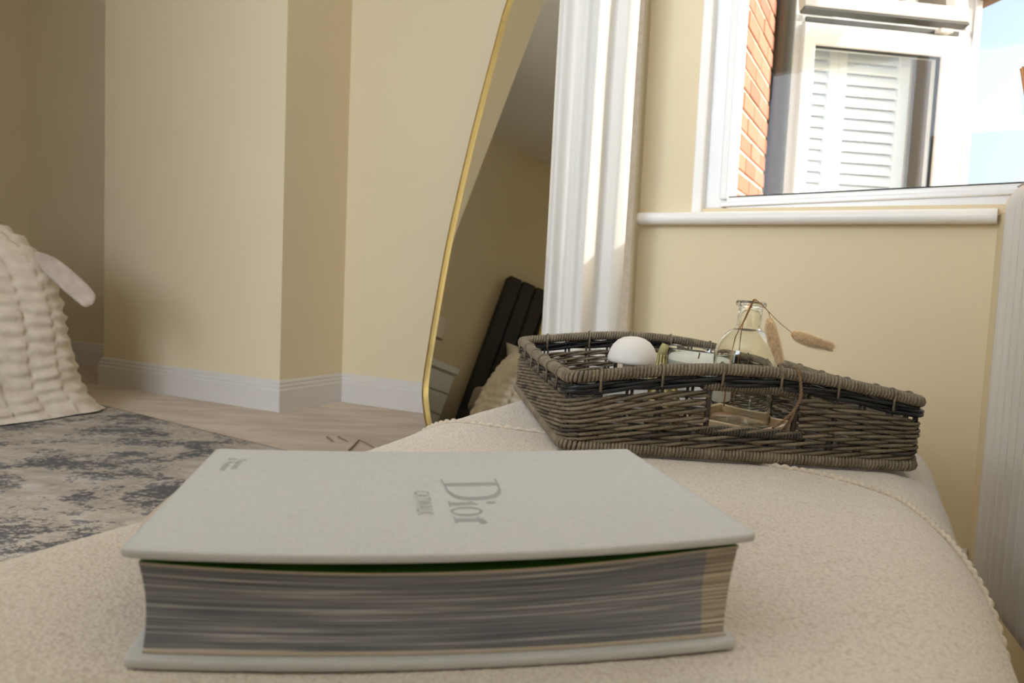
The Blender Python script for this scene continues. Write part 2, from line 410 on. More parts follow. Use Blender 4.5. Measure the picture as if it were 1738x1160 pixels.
big = [un(uR-.5, P2n+.4), un(UL+.14, P2n+.14), un(UL+.14, NBACK-.14), un(uR-.14, NBACK-.14), ws(2.09, 0.2, 0), ws(0, .2, 0), P2+ret_out*.14]
floor_poly = [un(UL+.14, P2n+.14), un(UL+.14, NBACK-.14), un(uR-.14, NBACK-.14), ws(2.0, 0.2, 0), ws(0.0, 0.2, 0) + ret_out*.14, P2+ret_out*.14+N*.14]
struct(mk('floor', prism([p[:2] for p in floor_poly], -0.12, 0.0), m_carpet))
struct(mk('ceiling', prism([p[:2] for p in floor_poly], ZC, ZC+0.12), m_ceil))
# short wall below the window that carries the radiator
cor = ws(0.722, 0, 0); dwd = -azdir(17); dwo = azdir(-73)       # towards the camera; into the room (left)
struct(mk('wall_radiator', obox(cor, dwd, -dwo, Vector((0, 0, 1)), (-0.02, 1.0), (0.0, 0.10), (0, 0.775)), m_wall))

BB = [(0.0, 0.0), (0.018, 0.0), (0.018, 0.094), (0.014, 0.100), (0.0145, 0.112), (0.010, 0.118), (0.011, 0.128), (0.005, 0.137), (0.0, 0.138)]
def baseboard(name, a, b, inward, ea=0.0, eb=0.0):
    a, b = Vector(a), Vector(b); d = (b-a).normalized(); inn = Vector(inward)
    V = [a + inn*x + d*(ea*x) + Vector((0, 0, z)) for x, z in BB] + [b + inn*x + d*(eb*x) + Vector((0, 0, z)) for x, z in BB]
    n = len(BB); f = [(i, i+1, n+i+1, n+i) for i in range(n-1)] + [tuple(range(n))[::-1], tuple(range(n, 2*n))]
    return struct(mk(name, (V, f), m_base))
baseboard('baseboard_alcove', P2, un(CH0, P2n), -N, 0, -1)
baseboard('baseboard_chimney_side', un(CH0, P2n), un(CH0, CHN), -U, 1, 1)
baseboard('baseboard_chimney', un(CH0, CHN), un(CH1, CHN), -N, -1, 1)
baseboard('baseboard_chimney_far_side', un(CH1, CHN), un(CH1, P2n), U, -1, -1)
baseboard('baseboard_left_alcove', un(CH1, P2n), un(UL, P2n), -N, 1, -1)
baseboard('baseboard_left', un(UL, P2n), un(UL, NBACK), -U, 1, -1)
baseboard('baseboard_window', P1, ws(.72, 0, 0), -NW)
baseboard('baseboard_return', P1, P2, -ret_out)

# ------------------------------------------------------------------ bay window
win = struct(link('window_1', None)); win.location = (0, 0, 0)
def wpart(name, vf, mat, bev=0.0, parent=None): return mk(name, bevel(vf, bev) if bev else vf, mat, parent or win)
f0, f1, fz0, fz1 = GL, GR, GB, GT
fw = 0.052
wpart('frame_stile', wbox(f0, f0+fw, 0.015, 0.085, fz0, fz1), m_upvc, .004)
wpart('frame_stile', wbox(f1-fw, f1, 0.015, 0.085, fz0, fz1), m_upvc, .004)
def gz(s): return .8225 + .0265*(s-.2)
def wsh(s0, s1, d0, d1, za, zb):
    v, f = wbox(s0, s1, d0, d1, 0, 1)
    return [Vector((p.x, p.y, (za(  (p-P1).dot(E1)) if p.z < .5 else zb((p-P1).dot(E1))))) for p in v], f
wpart('frame_rail', wsh(f0+fw, f1-fw, 0.010, 0.085, lambda s: fz0-.009, lambda s: gz(s)-.003), m_upvc, .003)
wpart('frame_rail', wbox(f0+fw, f1-fw, 0.015, 0.085, fz1-fw, fz1), m_upvc, .003)
wpart('glazing_bead', join(wbox(f0+fw-.016, f0+fw+.004, .004, .03, fz0+.02, fz1-.04), wbox(f1-fw-.004, f1-fw+.016, .004, .03, fz0+.02, fz1-.04)), m_upvc, .004)
wpart('glazing_bead', wsh(f0+fw-.012, f1-fw+.012, .002, .02, lambda s: gz(s)-.024, lambda s: gz(s)-.0125), m_upvc, .003)
wpart('gasket', join(wsh(f0+fw, f1-fw, .014, .030, lambda s: gz(s)-.004, gz), wbox(f0+fw, f0+fw+.003, .014, .030, fz0+.03, fz1-fw)), m_bead)
wpart('pane', wbox(f0+fw, f1-fw, .028, .034, fz0+.024, fz1-fw), m_pane)
wpart('architrave', join(wbox(f0-.022, f0+.002, -.010, .02, .786, fz1+.02), wbox(f1-.002, f1+.022, -.010, .02, .786, fz1+.02)), m_white, .004)
# rounded sill board with its nosing
def sill():
    prof = []
    for k in range(9):
        a = -pi/2 + pi*k/8; prof.append((-.026 - .0135*cos(a), .7715 + .0135*sin(a)))
    prof = [(0.03, .758)] + prof + [(0.03, .787)]
    ss = [0.004 + .012*(1-cos(q*pi/2/5)) for q in range(6)] + [.3, .5, .70, .721]
    def p(i, j):
        d, z = prof[i]; s = ss[j]
        k = 1.0
        if j < 6: k = 0.35 + 0.65*sqrt(max(0, 1-(1-j/5)**2))
        dd = d*k if d < 0 else d
        return ws(s, dd, .7725 + (z-.7725)*(0.6+0.4*k))
    v, f = grid(len(prof), len(ss), p); n = len(prof)
    f.append(tuple(range(n))); f.append(tuple((len(ss)-1)*n+i for i in range(n))[::-1]); return v, f
struct(mk('trim_1', sill(), m_white, None, True))

# ------------------------------------------------------------------ outside: neighbouring brick house
struct(mk('ground', prism([(-30, -30), (40, -30), (40, 60), (-30, 60)], -0.6, -0.4), m_grass))
house = empty('brick_house', Vector((1.16, 3.55, -.4)), 'neighbouring red brick house with white window and shutters, seen through the window', 'building')
HL = house.location
def hmk(name, vf, mat, parent=None, smooth=False): return mk(name, ([Vector(p)-HL for p in vf[0]], vf[1]), mat, parent or house, smooth)
bd = -azdir(26); bo = azdir(116)                      # along the wall back to us; face normal (to the right)
B0 = at(1300, 300, 3.55); B0.z = 0
hmk('wall', obox(B0, bd, -bo, Vector((0, 0, 1)), (-.25, 1.45), (0.0005, .25), (-.4, 3.3)), m_mortar)
bme = None
rows0, rows1 = 8, 40
for r in range(rows0, rows1):
    z = r*.075 - .05
    x = -0.1125*(r % 2)
    while x < 1.3:
        a, b = max(x, 0.0), min(x+.215, 1.42)
        if b-a > .04:
            jit = random.uniform(-.0015, .0025)
            full = abs((b-a)-.215) < 1e-6
            if full and bme is not None: o = link('brick', bme, None, house)
            else:
                vf = bevel(obox(Vector((0, 0, 0)), bd, -bo, Vector((0, 0, 1)), (0, b-a), (-.005, .05), (0, .061)), .003, 1)
                o = mk('brick', vf, m_brick, house)
                if full: bme = o.data
            o.location = B0 + bd*a + bo*jit + Vector((0, 0, z)) - HL
        x += .225
pz = B0 + bo*.055 - bd*(.03)
def pipe_at(px): q = at(px, 200, 3.48); q.z = 0; return q
PP = pipe_at(1321)
pipe = hmk('drainpipe', lathe([(.042, -.4), (.042, 1.93), (.049, 1.935), (.049, 2.03), (.042, 2.035), (.042, 3.3)], 20, PP.x, PP.y), m_pipe, None, True)
hmk('bracket', obox(PP, azdir(26), azdir(116), Vector((0, 0, 1)), (-.02, .12), (-.055, .055), (1.955, 1.99)), m_pipe, pipe)
# canted bay of the neighbour: window plane
wd = azdir(81.5); wn_ = Vector((-wd.y, wd.x, 0))      # along to the right, away from us
O3 = at(1345, 200, 3.95); O3.z = 0; C3 = wn_.dot(O3)
def np_(px, py):
    q = onplane(px, py, wn_, C3); return (q-O3).dot(wd), q.z
def nbox(s0, s1, d0, d1, z0, z1): return obox(O3, wd, wn_, Vector((0, 0, 1)), (s0, s1), (d0, d1), (z0, z1))
sL = np_(1341, 180)[0]; sR = np_(1640, 170)[0]
zTop = np_(1480, 52)[1]; gz1 = (np_(1375, 79)[1]+np_(1588, 99)[1])/2
gL = np_(1370, 200)[0]; gR = np_(1583, 200)[0]
zB = 0.55
hmk('bay_post', nbox(sL-.10, sL-.005, .02, .30, -.4, 3.3), m_upvc)
hmk('bay_post', nbox(sR+.004, sR+.040, -.01, .30, -.4, 3.3), m_upvc)
hmk('bay_panel', nbox(sL-.02, sR+.05, .03, .3, -.4, zB), m_upvc)
wf = hmk('casement_frame', join(nbox(sL, sL+.035, .0, .09, zB, 3.3), nbox(sR-.035, sR, .0, .09, zB, 3.3), nbox(sL, sR, .0, .09, zTop+.01, zTop+.045), nbox(sL, sR, 0, .09, zB, zB+.05)), m_upvc)
sash = hmk('sash', join(bevel(nbox(sL+.03, gL, -.035, .05, zB+.03, zTop), .006), bevel(nbox(gR, sR-.03, -.035, .05, zB+.03, zTop), .006),
     bevel(nbox(gL-.01, gR+.01, -.035, .05, gz1, zTop), .006), bevel(nbox(gL-.01, gR+.01, -.035, .05, zB+.03, zB+.10), .006)), m_upvc)
hmk('gasket', join(nbox(gR-.008, gR, -.02, .0, zB+.1, gz1), nbox(gL, gR, -.02, .0, gz1-.007, gz1)), m_bead, sash)
hmk('pane', nbox(gL-.005, gR+.005, .0, .006, zB+.09, gz1+.005), m_pane, sash)
# open fanlight leaning out
fz = np_(1360, 22)[1]; ft = 3.0; tilt = radians(14)
fo = O3 + wn_*(-.02); fo.z = ft
fu = (Vector((0, 0, -1))*cos(tilt) - wn_*sin(tilt)); fnn = fu.cross(wd)
def fbox(s0, s1, a, b, d0, d1): return obox(fo, wd, fu, fnn, (s0, s1), (a, b), (d0, d1))
q = CAM + ray(1490, 33)*((C3-.16-wn_.dot(CAM))/wn_.dot(ray(1490, 33))); FLn = (ft - q.z)/cos(tilt)+.035
fA = (onplane(1357, 20, wn_, C3-.16)-O3).dot(wd)-.075; fB = (onplane(1640, 44, wn_, C3-.16)-O3).dot(wd)-.08
fan = hmk('fanlight_sash', join(bevel(fbox(fA+.02, fA+.09, 0, FLn, -.03, .03), .006), bevel(fbox(fB-.09, fB-.02, 0, FLn, -.03, .03), .006),
    bevel(fbox(fA+.02, fB-.02, FLn-.075, FLn, -.03, .03), .006), bevel(fbox(fA+.02, fB-.02, 0, .07, -.03, .03), .006)), m_upvc)
hmk('pane', fbox(fA+.08, fB-.08, .06, FLn-.07, -.003, .003), m_pane, fan)
hmk('weather_strip', join(fbox(fA+.02, fB-.02, FLn, FLn+.012, -.02, .025), nbox(sL+.05, sR-.08, -.01, .03, zTop+.012, zTop+.035)), m_pipe, fan)
hmk('stay', bevel(nbox(sR-.22, sR-.15, -.06, -.01, zTop+.008, zTop+.03), .003), m_card, fan)
# white plantation shutters behind the glass
sa, sb, sc, sd = np_(1355, 200)[0], np_(1419, 200)[0], np_(1450, 200)[0], np_(1541, 200)[0]
se = np_(1560, 200)[0]
pit = 0.0572
for (x0, x1, xs0, xs1) in ((sa, sb, sa-.06, (sb+sc)/2), (sc, sd, (sb+sc)/2, se)):
    sh = hmk('shutter', join(bevel(nbox(xs0, x0, .10, .13, zB, 2.4), .003), bevel(nbox(x1, xs1, .10, .13, zB, 2.4), .003), nbox(x0, x1, .10, .13, zB, zB+.08), nbox(x0, x1, .10, .13, 2.3, 2.4)), m_shtr)
    lme = None; z = zB+.11
    while z < 2.3:
        if lme is None:
            tl = radians(64); la = (Vector((0, 0, 1))*sin(tl) + wn_*cos(tl)); lb = wd.cross(la)
            prof = [(-.031, 0), (-.02, .0045), (0, .006), (.02, .0045), (.031, 0), (.02, -.0045), (0, -.006), (-.02, -.0045)]
            V = [wd*x + la*p_ + lb*q_ for x in (x0, x1) for p_, q_ in prof]
            f = [(i, (i+1) % 8, 8+(i+1) % 8, 8+i) for i in range(8)] + [tuple(range(8))[::-1], tuple(range(8, 16))]
            lme = mesh('louvre', V, f); lme.materials.append(m_shtr)
        o = link('louvre', lme, None, sh); o.location = O3 + wn_*.115 + Vector((0, 0, z)) - HL
        z += pit
hmk('reveal', join(nbox(np_(1563, 200)[0], np_(1567, 200)[0], .12, .5, zB, 3.0), nbox(sR-.03, sR+.0, .10, .6, zB, 3.0)), m_leafedge)
hmk('room_wall', nbox(sL-.1, sR+.04, .55, .6, -.4, 3.3), m_ceil)
hmk('eave', obox(O3 + Vector((0, 0, 0)), wd, wn_, Vector((0, 0, 1)), (sR+.02, sR+.12), (-.12, .1), (np_(1665, 2)[1], np_(1665, 2)[1]+.25)), m_roof)

# ------------------------------------------------------------------ radiator on the short wall
RH0, RH1, RLn, RT = 0.17, 0.79, 0.80, 0.052
rfe = at(1693, 420, 1.19); rfe.z = 0
ro = rfe - dwo*RT; ro -= dwo*(-(0))
rad = empty('radiator', ro, 'white ribbed panel radiator standing by the window wall, beside the cream ottoman', 'radiator')
def rloc(s, o, z): return dwd*s + dwo*o + Vector((0, 0, z))
def rad_panel(o_front, sign):
    prof = [(0.0, RH0), (0.010, RH0+.004), (0.016, RH0+.02)]
    prof += [(0.016, RH0+.02+(RH1-.035-RH0-.02)*k/6) for k in range(1, 7)]
    for k in range(1, 7):
        a = pi/2*k/6; prof.append((-.018+.034*cos(a), RH1-.034+.034*sin(a)))
    ns = int(RLn/.033)*8
    def p(i, j):
        s = RLn*i/(ns-1); o, z = prof[j]
        rib = (0.5+0.5*cos(2*pi*s/.033))**1.3
        e = min(1, s/.012, (RLn-s)/.012); e = sqrt(max(0, 1-(1-e)**2))
        sc = 1.0 if j < len(prof)-1 else .3
        k = (-.0115*(1-rib))*sc if j > 1 else 0
        zz = z - (.012*(1-e) if j > 9 else 0) - (.004*(1-rib) if j > 11 else 0)
        return rloc(s, o_front + sign*(o + k)*(0.3+0.7*e), zz)
    v, f = grid(ns, len(prof), p)
    if sign < 0: f = [q[::-1] for q in f]
    return v, f
mk('front_panel', rad_panel(RT-.016, 1), m_rad, rad, True)
mk('back_panel', rad_panel(.016, -1), m_rad, rad, True)
mk('end_cover', join(obox(Vector((0, 0, 0)), dwd, dwo, Vector((0, 0, 1)), (.004, .012), (.012, RT-.012), (RH0+.01, RH1-.015)), obox(Vector((0, 0, 0)), dwd, dwo, Vector((0, 0, 1)), (RLn-.012, RLn-.004), (.012, RT-.012), (RH0+.01, RH1-.015))), m_rad, rad)
gr_ = [obox(Vector((0, 0, 0)), dwd, dwo, Vector((0, 0, 1)), (.02+.02*k, .032+.02*k), (.014, RT-.014), (RH1-.012, RH1-.008)) for k in range(38)]
mk('top_grille', join(*gr_), m_rad, rad)
for s in (.1, RLn-.1):
    mk('bracket', obox(Vector((0, 0, 0)), dwd, dwo, Vector((0, 0, 1)), (s-.015, s+.015), (-.012, .02), (RH0+.05, RH1-.08)), m_rad, rad)
vv = mk('valve', tube([rloc(RLn-.02, .026, RH0+.03), rloc(RLn+.03, .026, RH0+.03), rloc(RLn+.045, .026, RH0+.015), rloc(RLn+.045, .026, 0.0)], .0075, 10), m_chrome, rad, True)
mk('valve_head', lathe([(.012, 0), (.016, .006), (.016, .05), (.012, .056)], 16), m_white, vv, True, rloc(RLn+.045, .026, RH0+.035))

# reed diffuser on the short wall: only its reed tips reach into the frame
def px_of(p):
    d = Vector(p) - CAM; return 869 + F_PX*d.dot(AX_R)/d.dot(AX_F)
dq = min((cor + dwd*(.002*k) - dwo*.05 + Vector((0, 0, .775)) for k in range(20, 400)), key=lambda p: abs(px_of(p)-1772))
dif = empty('reed_diffuser', dq, 'brown reed sticks in an amber diffuser bottle, tips at the window edge', 'diffuser')
mk('bottle', lathe([(.026, 0), (.03, .004), (.03, .06), (.024, .072), (.011, .08), (.011, .098)], 24), m_amber, dif, True)
for tip, zz in (((1733, 116), 0), ((1736.5, 113), .004)):
    tp = at(tip[0], tip[1], (dq-CAM).dot(AX_F)) - dq
    mk('reed', tube([Vector((0, 0, .006)) + tp*0.02, tp*0.5, tp], .0024, 6), m_reed, dif)

# ------------------------------------------------------------------ rug
r0, r1 = onz(213, 696, .012), onz(490, 764, .012)
rx = (r1-r0); rx.z = 0; rx.normalize(); ry = Vector((-rx.y, rx.x, 0))
if ry.dot(N) > 0: ry = -ry
rb = r0 - rx*1.1
def rug():
    nx, ny = 200, 150; LX, LY = 3.0, 2.35
    def p(i, j):
        x, y = LX*i/(nx-1), LY*j/(ny-1)
        e = min(x, LX-x, y, LY-y); w = .004*noise.noise(Vector((x*14, y*14, 3)))
        z = .014*sm(e, -.001, .012) + .0015*noise.noise(Vector((x*40, y*40, 1)))*sm(e, 0, .03)
        if e < 1e-6: z = 0
        q = rb + rx*x + ry*y
        if j == 0: q = q + ry*w
        return (q.x, q.y, z)
    v, f = grid(nx, ny, p)
    if rx.cross(ry).z < 0: f = [q[::-1] for q in f]
    return v, f
tag(mk('rug', rug(), m_rug, None, True), 'distressed dark grey and beige rug on the carpet beside the bed', 'rug')

# thin brown tubes standing in for dents in the carpet near the rug
for k, (pp, lab) in enumerate((([(592, 765), (601, 756), (609.5, 747), (621, 753), (634, 760)], 'thin brown dent mark in a V, drawn on beige carpet behind the book'),
                      ([(574, 741.5), (581, 745.5), (589, 749.5)], 'short straight brown dent mark on beige carpet, between the tiny one and the V-shaped one'),
                      ([(555, 742), (560, 746), (565, 749.5)], 'tiny brown dent mark on beige carpet, closest to the dark rug'))):
    tag(mk('dent_mark', tube([onz(x, y, .004) for x, y in pp], .0028, 6, rfn=lambda t: .003-.0012*t), m_twine), lab, 'dent_mark')

# ------------------------------------------------------------------ bed, headboard, throw, bedside chest and lamp
BZ = 0.014
bed = empty('bed', un(3.95, 1.0, 0), 'charcoal upholstered bed seen in the mirror, with a tall channelled headboard', 'bed')
def bmk(name, vf, mat, parent=None, smooth=False): return mk(name, ([Vector(p)-bed.location for p in vf[0]], vf[1]), mat, parent or bed, smooth)
def ub(u0, u1, n0, n1, z0, z1): return obox(Vector((0, 0, 0)), U, N, Vector((0, 0, 1)), (u0, u1), (n0, n1), (z0, z1))
bmk('base', bevel(ub(3.14, 4.90, .42, 1.60, .06, .36), .02), m_dkfab)
for a, b in ((3.22, .5), (3.22, 1.5), (4.8, .5), (4.8, 1.5)):
    bmk('leg', ub(a-.03, a+.03, b-.03, b+.03, BZ if a < 4 else 0.0, .07), m_wood_leg)
bmk('mattress', bevel(ub(3.12, 4.88, .45, 1.55, .361, .585), .05, 3), m_linen)
hb = bmk('headboard', bevel(ub(4.945, 4.985, .30, 1.578, .0, 1.545), .008), m_dkfab)
w0, k = 1.578, 0
while w0 > .40:
    wdt = .127; bmk('channel_panel', bevel(ub(4.88, 4.947, w0-wdt+.003, w0-.003, .10, 1.56), .018, 3), m_dkfab, hb); w0 -= wdt
for k_, nn_ in ((0, .48), (1, 1.12)):
    pil = grid(18, 14, lambda i, j, nn_=nn_: tuple(un(4.66, nn_, .80) + N*(.31*sin(pi*(i/17-.5))*(1-.08*cos(pi*(j/13-.5)*2))) + (U*.35+Vector((0, 0, .9)))*(.21*sin(pi*(j/13-.5))) - U*(.10*(cos(pi*(i/17-.5))*cos(pi*(j/13-.5)))**.45)))
    pil2 = grid(18, 14, lambda i, j, nn_=nn_: tuple(un(4.66, nn_, .80) + N*(.31*sin(pi*(i/17-.5))*(1-.08*cos(pi*(j/13-.5)*2))) + (U*.35+Vector((0, 0, .9)))*(.21*sin(pi*(j/13-.5))) + U*(.07*(cos(pi*(i/17-.5))*cos(pi*(j/13-.5)))**.45)))
    o = mk('pillow', join(pil, (pil2[0], [q[::-1] for q in pil2[1]])), m_linen, None, True)
    tag(o, ['ivory bed pillow leaning on the headboard, farther from the chest', 'ivory bed pillow leaning on the headboard, nearer the bedside chest'][k_], 'pillow', 'pillows on the bed')

TC_U, TC_N, TH_U, TH_N, TRC = 3.58, 1.10, .63, .92, .22
def plan(t):
    """rounded rectangle outline, t in metres along it; starts on the foot side"""
    a, b, r = TH_U-TRC, TH_N-TRC, TRC
    segs = [('l', 2*b), ('c', pi/2*r), ('l', 2*a), ('c', pi/2*r), ('l', 2*b), ('c', pi/2*r), ('l', 2*a), ('c', pi/2*r)]
    cs = [(-a-r, -b, 0, 1), (-a, b, pi, -1), (-a, b+r, 1, 0), (a, b, pi/2, -1), (a+r, b, 0, -1), (a, -b, 0, -1), (a, -b-r, -1, 0), (-a, -b, -pi/2, -1)]
    for (kd, ln), c in zip(segs, cs):
        if t <= ln:
            if kd == 'l': return c[0]+c[2]*t, c[1]+c[3]*t
            an = c[2] - t/r; return c[0]+r*cos(an), c[1]+r*sin(an)
        t -= ln
    return cs[0][0], cs[0][1]
PER = 4*(TH_U-TRC) + 4*(TH_N-TRC) + 2*pi*TRC
PROF = [(1.075, .02), (1.05, .05), (1.01, .12), (.985, .22), (.97, .32), (.955, .42), (.935, .51), (.905, .60), (.86, .67), (.78, .735), (.63, .785), (.4, .81), (.12, .815)]
def throw():
    SEG = .11; nseg = int(round(PER/SEG)); SEGL = PER/nseg; per = 14
    nu = nseg*per; nv = 150
    ps = spline([(k, z, 0) for k, z in PROF], nv)
    arc = [0.0]
    for a, b in zip(ps, ps[1:]): arc.append(arc[-1] + sqrt(((b.x-a.x)*.85)**2 + (b.y-a.y)**2))
    rnd = [random.uniform(-2.2, 2.2) for _ in range(nseg)]
    def p(i, j):
        t = PER*i/nu; k, z = ps[j].x, ps[j].y
        x, y = plan(t); seg = i//per; fr_ = (i % per)/per
        w = 1 + .05*noise.noise(Vector((x*2.2, y*2.2, 5)))*sm(z, .1, .4)
        e = sin(pi*fr_)**.5
        wob = noise.noise(Vector((t*5, arc[j]*7, 2)))*2.6
        rb_ = .62*sin(2*pi*arc[j]/.050 + rnd[seg] + wob + 1.1*(fr_-.5)) + .95*noise.noise(Vector((t*6.5+seg*2.3, arc[j]*30, 1)))
        d = .0125*e*(rb_ if rb_ > 0 else .9*rb_) + (.004 if fr_ < .08 or fr_ > .92 else 0) + .012*e
        d *= sm(j/(nv-1), 1.0, .93)
        up = sm(z, .45, .70)
        l = sqrt(x*x+y*y); ox, oy = x/l, y/l
        q = un(TC_U + x*k*w + ox*d*(1-up), TC_N + y*k*w + oy*d*(1-up) - .32*max(0, x*k+TH_U*.97))
        q.z = max(z + d*up + .006*noise.noise(Vector((x*9, y*9, z*9))), .018)
        return q
    v, f = grid(nu, nv, p, closed_u=True)
    f.append(tuple((nv-1)*nu+i for i in range(nu)))
    return v, f
thr = tag(mk('throw', throw(), m_fur, None, True), 'beige ribbed fur throw draped over the foot of the bed, touching the rug', 'throw')
# turned-over corner of the throw
def flap():
    ctr = spline([at(58, 424, 3.0), at(92, 450, 2.98), at(119, 474, 2.96), at(142, 495, 2.95), at(157, 511, 2.94)], 22)
    wv = Vector((.55, .30, .72)).normalized()
    def p(i, j):
        t = i/21; c = ctr[i]; a = 2*pi*j/14
        w = .038*(.5+.5*sin(pi*(.15+.7*t))) * sqrt(max(.02, min(1, (1-t)*9, t*5+.05))); th_ = .013*(1-.3*t)
        nn2 = Vector((.55, -.75, .10)).normalized()
        return c + wv*(w*cos(a)) + nn2*(th_*sin(a)*(1+.4*sin(9*t+3*cos(a)))) - Vector((0, 0, 1))*.012
    v, f = grid(22, 14, p, closed_v=True)
    f.append(tuple(21+22*k for k in range(14)))
    return v, f
mk('turned_corner', flap(), m_flap, thr, True)['label'] = 'smooth grey-beige turned-over corner'

ch = empty('bedside_chest', un(4.76, 2.02, 0), 'pale grey bedside chest of drawers beside the headboard, seen in the mirror', 'chest')
def cmk(name, vf, mat, parent=None): return mk(name, ([Vector(p)-ch.location for p in vf[0]], vf[1]), mat, parent or ch)
cmk('carcass', ub(4.54, 4.99, 1.812, 2.228, .06, .57), m_chest)
cmk('plinth', ub(4.56, 4.98, 1.83, 2.21, 0, .06), m_chest)
cmk('top', bevel(ub(4.50, 5.0, 1.79, 2.25, .57, .62), .004), m_chest)
for z0, z1 in ((.08, .235), (.245, .40), (.41, .55)):
    cmk('drawer', bevel(ub(4.515, 4.54, 1.806, 2.234, z0, z1), .003), m_chest)
lamp = empty('table_lamp', un(4.75, 2.06, .62), 'table lamp with taupe drum shade on the bedside chest', 'lamp')
mk('base', lathe([(.05, 0), (.055, .008), (.03, .02), (.05, .05), (.058, .085), (.045, .12), (.018, .14), (.012, .165), (.012, .21)], 24), m_jarglass, lamp, True)
mk('shade', (lambda a, b: join(a, (b[0], [q[::-1] for q in b[1]])))(lathe([(.115, .19), (.10, .35)], 32, cap0=False, cap1=False), lathe([(.113, .19), (.098, .35)], 32, cap0=False, cap1=False)), m_shade, lamp, True)
mk('fitting', join(lathe([(.012, .205), (.012, .26)], 12), box(-.11, .11, -.002, .002, .24, .244)), m_chrome, lamp)

# ------------------------------------------------------------------ leaning mirror
M_AZ, M_TILT = 50.649, radians(11.018)
mb = azdir(M_AZ)*cos(M_TILT) - Vector((0, 0, sin(M_TILT)))
mr = mb.cross(Vector((0, 0, 1))).normalized(); mu = mr.cross(mb).normalized()
M0 = onz(730, 745, 0.0)
OUT = spline([(-.136, .80, 0), (-.118, 1.187, 0), (-.083, 1.536, 0), (-.050, 1.76, 0), (.03, 1.90, 0), (.17, 1.955, 0), (.32, 1.93, 0), (.44, 1.80, 0), (.495, 1.54, 0), (.52, 1.19, 0), (.532, .8, 0),
       (.523, .465, 0), (.505, .25, 0), (.47, .11, 0), (.40, .032, 0), (.30, .004, 0), (.10, .004, 0), (-.005, .032, 0), (-.070, .112, 0), (-.1045, .20, 0), (-.120, .37, 0), (-.129, .535, 0)], 160, True)
mir = empty('standing_mirror', M0 + mr*.2, 'tall gold-framed mirror with rounded outline leaning in the alcove corner', 'mirror')
mo = mir.location
def mp(a, b, d): return M0 + mr*a + mu*b + mb*d - mo
nO = len(OUT)
mk('glass', ([mp(p.x, p.y, 0) for p in OUT] + [mp(p.x, p.y, .004) for p in OUT], [tuple(range(nO)), tuple(range(nO, 2*nO))[::-1]] + [(i, nO+i, nO+(i+1) % nO, (i+1) % nO) for i in range(nO)]), m_mirror, mir)
mk('backing_board', ([mp(p.x, p.y, .005) for p in OUT] + [mp(p.x, p.y, .016) for p in OUT], [tuple(range(nO)), tuple(range(nO, 2*nO))[::-1]] + [(i, nO+i, nO+(i+1) % nO, (i+1) % nO) for i in range(nO)]), m_wood_leg, mir)
def frame():
    prof = [(-.006, -.012), (.004, -.012), (.006, -.008), (.006, .018), (-.006, .018)]
    V = []
    for i in range(nO):
        t = (OUT[(i+1) % nO]-OUT[i-1]).normalized(); o = Vector((-t.y, t.x, 0))
        for a, d in prof: q = OUT[i] + o*a; V.append(mp(q.x, q.y, d))
    m = len(prof); f = [(i*m+k, i*m+(k+1) % m, ((i+1) % nO)*m+(k+1) % m, ((i+1) % nO)*m+k) for i in range(nO) for k in range(m)]
    return V, f
mk('frame', frame(), m_gold, mir)

# ------------------------------------------------------------------ curtain
cur = empty('curtain', Vector((.16, 1.80, 0)), 'white curtain hanging in loose folds beside the window', 'curtain')
ca, cb = Vector((0.070, 1.80)), Vector((0.2385, 1.735))
FOLD = [(p.x, p.y) for p in spline([Vector(c+(0,)) for c in [(-.1, .012), (0, .008), (.06, -.006), (.15, -.012), (.27, -.004), (.37, -.018), (.48, -.030), (.575, -.046), (.635, -.044), (.70, -.020), (.76, -.004), (.82, -.008), (.90, -.014), (.97, -.004), (1.0, .006), (1.1, .012)]], 120)]
def curtain(th_):
    nx, nz = 120, 60; d = (cb-ca); ln = d.length; dn = Vector((-d.y, d.x))/ln
    def p(i, j):
        t = i/(nx-1); z = .012 + 2.40*j/(nz-1)
        zz = z
        sh_ = .03*sin(zz*1.1+.6) + .012*sin(zz*3.1)
        u_ = t + sh_*sin(pi*t)
        f = lerp_table(FOLD, u_)
        f += .0045*sin(2*pi*5.2*t+1.0*zz)*sm(t, 0, .1)*(1-sm(t, .5, .6)) + .003*noise.noise(Vector((t*9, zz*2.1, 2)))
        f += .010*noise.noise(Vector((t*3, zz*.9, 7)))*(1-sm(t, .5, .7))
        spread = 1.0 + .02*sin(zz*1.7)
        q = ca + d*(.5+(t-.5)*spread) + dn*(f - .0)
        q = q + d/ln*(-.006*sm(zz, 1.1, 0.3) + .004*sm(zz, 1.0, 1.4))
        return (q.x-cur.location.x, q.y-cur.location.y, z)
    return grid(nx, nz, p)
cl = mk('cloth', curtain(0), m_curtain, cur, True)
sd_ = cl.modifiers.new('thickness', 'SOLIDIFY'); sd_.thickness = .0015
rodp = [Vector((-.06, 1.87, 2.46)), Vector((.30, 1.70, 2.46)), ws(1.7, -.11, 2.46)]
rd = empty('curtain_rod', rodp[1], 'brushed gold curtain rod above the bay window', 'curtain rod')
mk('rod', tube([q - rodp[1] for q in rodp], .011, 12), m_gold, rd, True)
mk('bracket', tube([ws(.35, 0.0, 2.46)-rodp[1], ws(.35, -.11, 2.46)-rodp[1]], .007, 8), m_gold, rd)
mk('bracket', tube([ws(1.6, 0.0, 2.46)-rodp[1], ws(1.6, -.11, 2.46)-rodp[1]], .007, 8), m_gold, rd)
